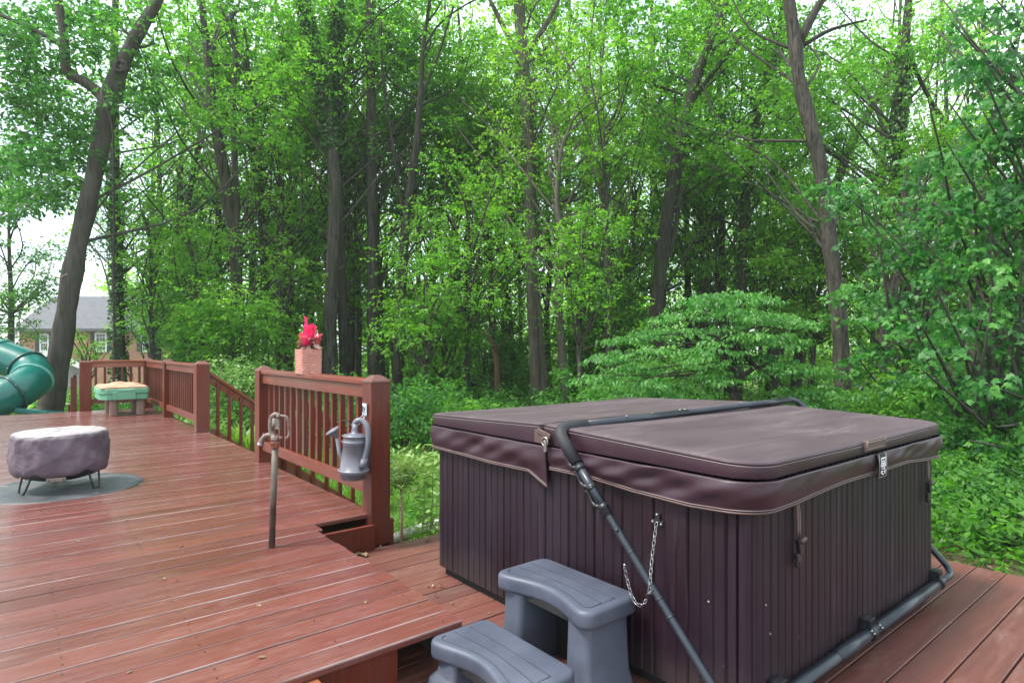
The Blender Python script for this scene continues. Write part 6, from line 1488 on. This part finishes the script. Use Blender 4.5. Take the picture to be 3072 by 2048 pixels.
# -- planting bed beside the tub
def bed_plants():
    # little standard bush with a bare stem
    b = atD(1203, 1578, 5.0); b[2] = -0.42
    t = thing('small_standard_bush', 'small bush on a thin bare stem in the mulch bed beside the railing post', 'shrub', b)
    top = atD(1203, 1462, 5.0); m = MB(); m.tube([b, b * .5 + top * .5 + RGT * .008, top], [.013, .011, .011], 8)
    C = []
    for _ in range(26):
        a = rs.uniform(0, 6.28); q = rs.uniform(.02, .15); e = top + np.array([q * math.cos(a), q * math.sin(a), rs.uniform(.03, .24)]); C.append(e); m.tube([top, top * .5 + e * .5 + np.array([0, 0, .02]), e], [.006, .004, .002], 5)
    m.build('stem', M['tan'], t)
    C = np.array(C)
    N = []; pr = [spray_leaves(C, np.full(len(C), .06), .8, 26, .055, np.clip(rs.normal(.6, .2, len(C)), 0, 1), .0, .9)]
    pr[0][1][:, 2] += .6 * np.linalg.norm(pr[0][1], axis=1)
    leaf_object('foliage', *pr[0][:4], M['leaf_lime'], t, wr=.42, tint=pr[0][4], shape=T_OVAL)
    # tall whorled perennials
    for lb, px, D, h in (('tall perennial stem with whorled narrow leaves close to the tub', 1287, 5.05, .92), ('shorter perennial stem with whorled narrow leaves', 1262, 5.2, .62), ('leafy perennial stem half behind the tub corner', 1312, 5.3, .8)):
        b = atD(px, 1600, D); b[2] = -0.42; t = thing('tall_perennial', lb, 'plant', b)
        e = b + np.array([.03, -.02, h]); m = MB(); m.tube([b, b * .5 + e * .5 + RGT * .01, e], .004, 6, at=0.6); m.build('stem', M['leaf_lime'], t)
        P = []; D_ = []
        for z in np.linspace(.25, 1.0, 9):
            for k in range(5):
                a = rs.uniform(0, 6.28); P.append(b + (e - b) * z); D_.append([math.cos(a), math.sin(a), rs.uniform(-.1, .7)])
        n = len(P); leaf_object('leaves', np.array(P), np.array(D_), np.array([[0, 0, 1.0]]).repeat(n, 0) + rdir(n) * .3, rs.uniform(.09, .15, n), M['leaf_lime'], t, wr=.28, shape=T_OVAL, tint=rs.uniform(.4, 1.0, n))
    for lb, px, py, n, sz, lm_ in (('bright leafy clump at the middle of the mulch bed', 1272, 1560, 130, .07, 'leaf'), ('low broad leaved plant at the deck edge by the tub', 1282, 1605, 40, .085, 'leaf_lime'), ('low weedy plant at the foot of the railing post', 1190, 1612, 90, .05, 'leaf_lime'), ('small bright green plant in front of the bare stem bush', 1225, 1620, 50, .06, 'leaf_yel'), ('low leafy plant at the back of the mulch bed', 1250, 1575, 60, .06, 'leaf_dark')):
        b = atZ(px, py, -0.40); t = thing('bed_plant', lb, 'plant', b, None)
        a = rs.uniform(0, 6.28, n); q = rs.uniform(0, .16, n); P = b + np.stack([q * np.cos(a), q * np.sin(a), rs.uniform(.02, .24, n) * (1 - q / .3)], 1)
        leaf_object('leaves', P, np.stack([np.cos(a), np.sin(a), rs.uniform(-.2, .5, n)], 1), np.array([[0, 0, 1.0]]).repeat(n, 0) + rdir(n) * .4, rs.uniform(.6, 1.2, n) * sz, M[lm_], t, wr=.6, shape=T_OVAL, tint=rs.uniform(.2, .8, n))
    # daylily clumps beyond the railing gap
    for lb, px, py, D in (('grassy daylily clump behind the gap left of the sloping rail', 585, 1330, 10.2), ('grassy daylily clump below the orange sloping handrail', 690, 1345, 10.3), ('grassy daylily clump against the sloping rail end', 745, 1350, 10.0), ('yellow green grassy clump under the corner railing', 520, 1290, 11.5)):
        b = atD(px, py, D); b[2] = gz(b[0], b[1]); t = thing('daylily_clump', lb, 'plant', b); n = 190
        a = rs.uniform(0, 6.28, n); q = rs.uniform(0, .28, n); P = b + np.stack([q * np.cos(a), q * np.sin(a), np.zeros(n)], 1)
        d = np.stack([np.cos(a) * .6, np.sin(a) * .6, rs.uniform(.5, 1.6, n)], 1)
        nn = np.stack([-np.cos(a), -np.sin(a), np.full(n, .6)], 1)
        sh = (np.array([(0, .5, 0), (0, -.5, 0), (.35, .5, .0), (.35, -.5, .0), (.7, .4, -.12), (.7, -.4, -.12), (.95, 0, -.34)]), T_STRAP[1])
        leaf_object('blades', P, d, nn, rs.uniform(.5, .95, n), M['grass'], t, wr=.035, shape=sh)
bed_plants()

def stuff():
    n = 42000
    x = rs.uniform(1.9, 8.5, n); y = rs.uniform(4.5, 11.5, n); keep = x + 1.2 * np.sin(y) < 7.0; x = x[keep]; y = y[keep]; n = len(x)
    P = np.stack([x, y, gz(x, y)], 1); d = np.c_[rs.normal(size=(n, 2)) * .45, np.ones(n)]
    o = leaf_object('grass', P, d, rdir(n) * np.array([1, 1, .2]), rs.uniform(.05, .12, n), M['grass'], loc=(4, 7, -.5), wr=.09, tint=np.clip(rs.normal(.55, .2, n), 0, 1))
    setp(o, 'mown lawn grass beyond the decks', 'grass', kind='stuff')
    # ground cover under the trees
    n = 54000; D = rs.uniform(12.5, 34, n); px = rs.uniform(-300, 3500, n); D[46000:] = rs.uniform(4.9, 12, 8000); px[46000:] = rs.uniform(2780, 3500, 8000)
    t = (px - HX) / F; X = D * (FX + FY * t); Y = D * (FY - FX * t)
    small = np.r_[np.ones(16000), np.where(np.arange(len(X)) >= 46000, 1, 0)]
    X = np.r_[rs.uniform(4.65, 13, 16000), X]; Y = np.r_[rs.uniform(-4, 11, 16000), Y]; n = len(X)
    keep = ~((X < 2.2) & (Y < 13.4)) & ~((X < 4.6) & (Y < 4)); X, Y, small = X[keep], Y[keep], small[keep]; n = len(X)
    lump = 0.5 + 0.5 * np.sin(X * 1.3 + 1.7 * np.sin(Y * .8)) * np.sin(Y * 1.1)
    P = np.stack([X, Y, gz(X, Y) + rs.uniform(.02, .9, n) * (.25 + .75 * lump)], 1)
    o = leaf_object('undergrowth', P, rdir(n) * np.array([1, 1, .5]), rdir(n) * .6 + np.array([0, 0, .8]), rs.uniform(.09, .2, n) * np.where(small > 0, .5, 1.0), M['leaf'], loc=(8, 14, -.6), tint=np.clip(rs.normal(.45, .2, n) - .22 * small + .25 * (lump - .5), 0, 1))
    setp(o, 'low leafy undergrowth covering the woodland floor', 'undergrowth', kind='stuff')
    # the far wood : clumps of foliage and thin stems behind everything
    K = 760; px = rs.uniform(330, 3900, K); D = rs.uniform(43, 60, K); z = rs.uniform(-1, 1, K) ** 1 * 0 + 14 * rs.uniform(0, 1, K) ** 1.3 - 1 ; 
    t = (px - HX) / F; X = D * (FX + FY * t); Y = D * (FY - FX * t)
    C = np.stack([X, Y, z], 1)
    low = (px < 520)
    dl = rs.uniform(52, 66, K); X[low] = (dl * (FX + FY * t))[low]; Y[low] = (dl * (FY - FX * t))[low]
    C = np.stack([X, Y, z], 1); C[low, 2] = rs.uniform(-1, 9, low.sum())
    hi = (C[:, 2] > 9) & (rs.rand(K) < .4); C = C[~hi]
    K3 = 200; px3 = rs.uniform(560, 3700, K3); D3 = rs.uniform(41, 50, K3); t3 = (px3 - HX) / F; C = np.vstack([C, np.stack([D3 * (FX + FY * t3), D3 * (FY - FX * t3), rs.uniform(-.8, 5.5, K3)], 1)])
    K2 = 70; px2 = rs.uniform(-900, 400, K2); D2 = rs.uniform(60, 75, K2); t2 = (px2 - HX) / F
    C = np.vstack([C, np.stack([D2 * (FX + FY * t2), D2 * (FY - FX * t2), rs.uniform(-1, 6.5, K2)], 1)])
    # flanks so that the wood goes on past the frame
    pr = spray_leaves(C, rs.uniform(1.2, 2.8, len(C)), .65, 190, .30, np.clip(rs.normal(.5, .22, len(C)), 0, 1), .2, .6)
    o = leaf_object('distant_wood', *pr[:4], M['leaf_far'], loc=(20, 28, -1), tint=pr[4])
    setp(o, 'far mass of bright woodland foliage behind the trunks', 'wood', kind='stuff')
stuff()

# -- slim background trunks, alike
def background_trees():
    first = None
    for i, (px, D) in enumerate([(470, 30), (590, 28), (650, 28), (760, 29), (870, 29), (930, 28), (1060, 30), (1160, 30), (1250, 28), (1300, 29), (1430, 29), (1500, 30), (1560, 30), (1730, 26), (1840, 29), (1900, 29), (2080, 28), (2150, 30), (2280, 30), (2440, 26), (2580, 29), (2680, 30), (2830, 28), (2920, 29), (3050, 27), (3180, 30), (455, 25), (640, 23), (680, 26), (850, 24), (905, 27), (1050, 22), (1145, 25), (1290, 24), (1340, 26), (1410, 23), (1520, 26), (1545, 23), (1720, 24), (1745, 27), (1830, 22), (1870, 26), (2070, 24), (2130, 26), (2190, 22), (2300, 24), (2400, 27), (2600, 23), (2650, 26), (2720, 22), (2810, 25), (2860, 21), (2930, 24), (3010, 22)]):
        b = atD(px, 1100, D); b[2] = gz(b[0], b[1])
        if first is None:
            t = thing('background_tree', 'slim background tree deep in the wood behind the nearer trunks', 'tree', b, 'background trees deep in the wood'); first = t
            m = MB(); D_stub[0] = True; P = catmull([b, b + np.array([.1, .1, 5]), b + np.array([-.15, .2, 10]), b + np.array([.2, 0, 17])], 6); m.tube(P, np.linspace(.19, .05, len(P)), 9); m.build('trunk', M['bark_dark'], t)
            def base(z): return (np.interp(z, P[:, 2], P[:, 0]), np.interp(z, P[:, 2], P[:, 1]))
            C = crown_points(base, 4.0, 15.5, 2.8, 30); lm = MB(); limbs(lm, C, base, 17, 4, .05, .7); lm.build('twigs', M['bark'], t)
            pr = spray_leaves(C, rs.uniform(.7, 1.7, len(C)), .6, 49, .16, np.clip(rs.normal(.55, .18, len(C)), 0, 1)); leaf_object('crown', *pr[:4], M['leaf_far'], t, tint=pr[4])
        else:
            t = first.copy(); COL.objects.link(t); t.location = tuple(b); t.rotation_euler = (0, 0, rs.uniform(0, 6.28)); s_ = rs.uniform(.55, 1.0); t.scale = (s_, s_, rs.uniform(.85, 1.1)); t.rotation_euler = (rs.uniform(-.05, .05), rs.uniform(-.05, .05), t.rotation_euler[2])
            for ch in list(first.children):
                c = ch.copy(); COL.objects.link(c); c.parent = t
background_trees()
# ---------------------------------------------------------------- light, sky, camera
SUN_EL, SUN_AZ = 58.0, 158.0          # azimuth in degrees, counter-clockwise from +X (where the sun stands)
def light():
    w = bpy.data.worlds.new('World'); S.world = w; w.use_nodes = True
    nt = w.node_tree; nt.nodes.clear()
    sky = nt.nodes.new('ShaderNodeTexSky'); sky.sky_type = 'NISHITA'; sky.sun_disc = False
    sky.sun_elevation = R(SUN_EL); sky.sun_rotation = R(90 - SUN_AZ); sky.altitude = 100; sky.air_density = 1.0; sky.dust_density = 2.5; sky.ozone_density = 1.5
    bg = nt.nodes.new('ShaderNodeBackground'); bg.inputs[1].default_value = 0.15
    out = nt.nodes.new('ShaderNodeOutputWorld'); 
    tc = nt.nodes.new('ShaderNodeTexCoord'); nz = nt.nodes.new('ShaderNodeTexNoise'); nz.inputs['Scale'].default_value = 2.2; nz.inputs['Detail'].default_value = 6
    nt.links.new(tc.outputs['Generated'], nz.inputs['Vector'])
    mrn = nt.nodes.new('ShaderNodeMapRange'); nt.links.new(nz.outputs['Fac'], mrn.inputs[0])
    for i, x in enumerate((0.35, 0.6, 0.45, 0.92)): mrn.inputs[i + 1].default_value = x
    mx = nt.nodes.new('ShaderNodeMix'); mx.data_type = 'RGBA'; nt.links.new(mrn.outputs[0], mx.inputs[0]); nt.links.new(sky.outputs[0], mx.inputs[6])
    mx.inputs[7].default_value = (5.2, 5.9, 6.2, 1)            # thin white cloud
    nt.links.new(mx.outputs[2], bg.inputs[0]); nt.links.new(bg.outputs[0], out.inputs[0])
    ld = bpy.data.lights.new('sun', 'SUN'); ld.energy = 2.4; ld.angle = R(11); ld.color = (1.0, 0.95, 0.86)
    o = bpy.data.objects.new('sun', ld); COL.objects.link(o)
    d = Vector((math.cos(R(SUN_EL)) * math.cos(R(SUN_AZ)), math.cos(R(SUN_EL)) * math.sin(R(SUN_AZ)), math.sin(R(SUN_EL))))
    o.rotation_euler = d.to_track_quat('Z', 'Y').to_euler(); o.location = d * 30
light()
cd = bpy.data.cameras.new('camera'); cam = bpy.data.objects.new('camera', cd); COL.objects.link(cam)
cam.location = (0, 0, HC); cam.rotation_euler = (R(90), 0, -math.atan2(FX, FY))
cd.sensor_fit = 'HORIZONTAL'; cd.sensor_width = 36; cd.lens = 36 * F / 3072; cd.shift_y = (HY - 1024) / 3072
cd.clip_start = 0.05; cd.clip_end = 2000
S.camera = cam
S.view_settings.view_transform = 'Standard'; S.view_settings.look = 'None'; S.view_settings.gamma = 1.0; S.view_settings.exposure = 1.36
S.render.engine = 'CYCLES'
S.cycles.max_bounces = 16; S.cycles.diffuse_bounces = 12; S.cycles.transmission_bounces = 12
# ---------------------------------------------------------------- thin haze volume, added to lift the dark depth of the wood
def haze():
    m = MB(); m.box(-60, 130, -40, 140, -6, 34)
    t = NT('added_depth_haze'); v = t.n('ShaderNodeVolumePrincipled'); o = t.n('ShaderNodeOutputMaterial')
    v.inputs['Color'].default_value = (0.80, 0.95, 0.78, 1); v.inputs['Density'].default_value = 0.0012; v.inputs['Anisotropy'].default_value = 0.2
    t.l(v.outputs[0], o.inputs['Volume'])
    h = m.build('haze', t.m, loc=(30, 40, -6)); setp(h, 'thin added haze lifting the dark depth of the wood', 'haze', kind='stuff')
haze()
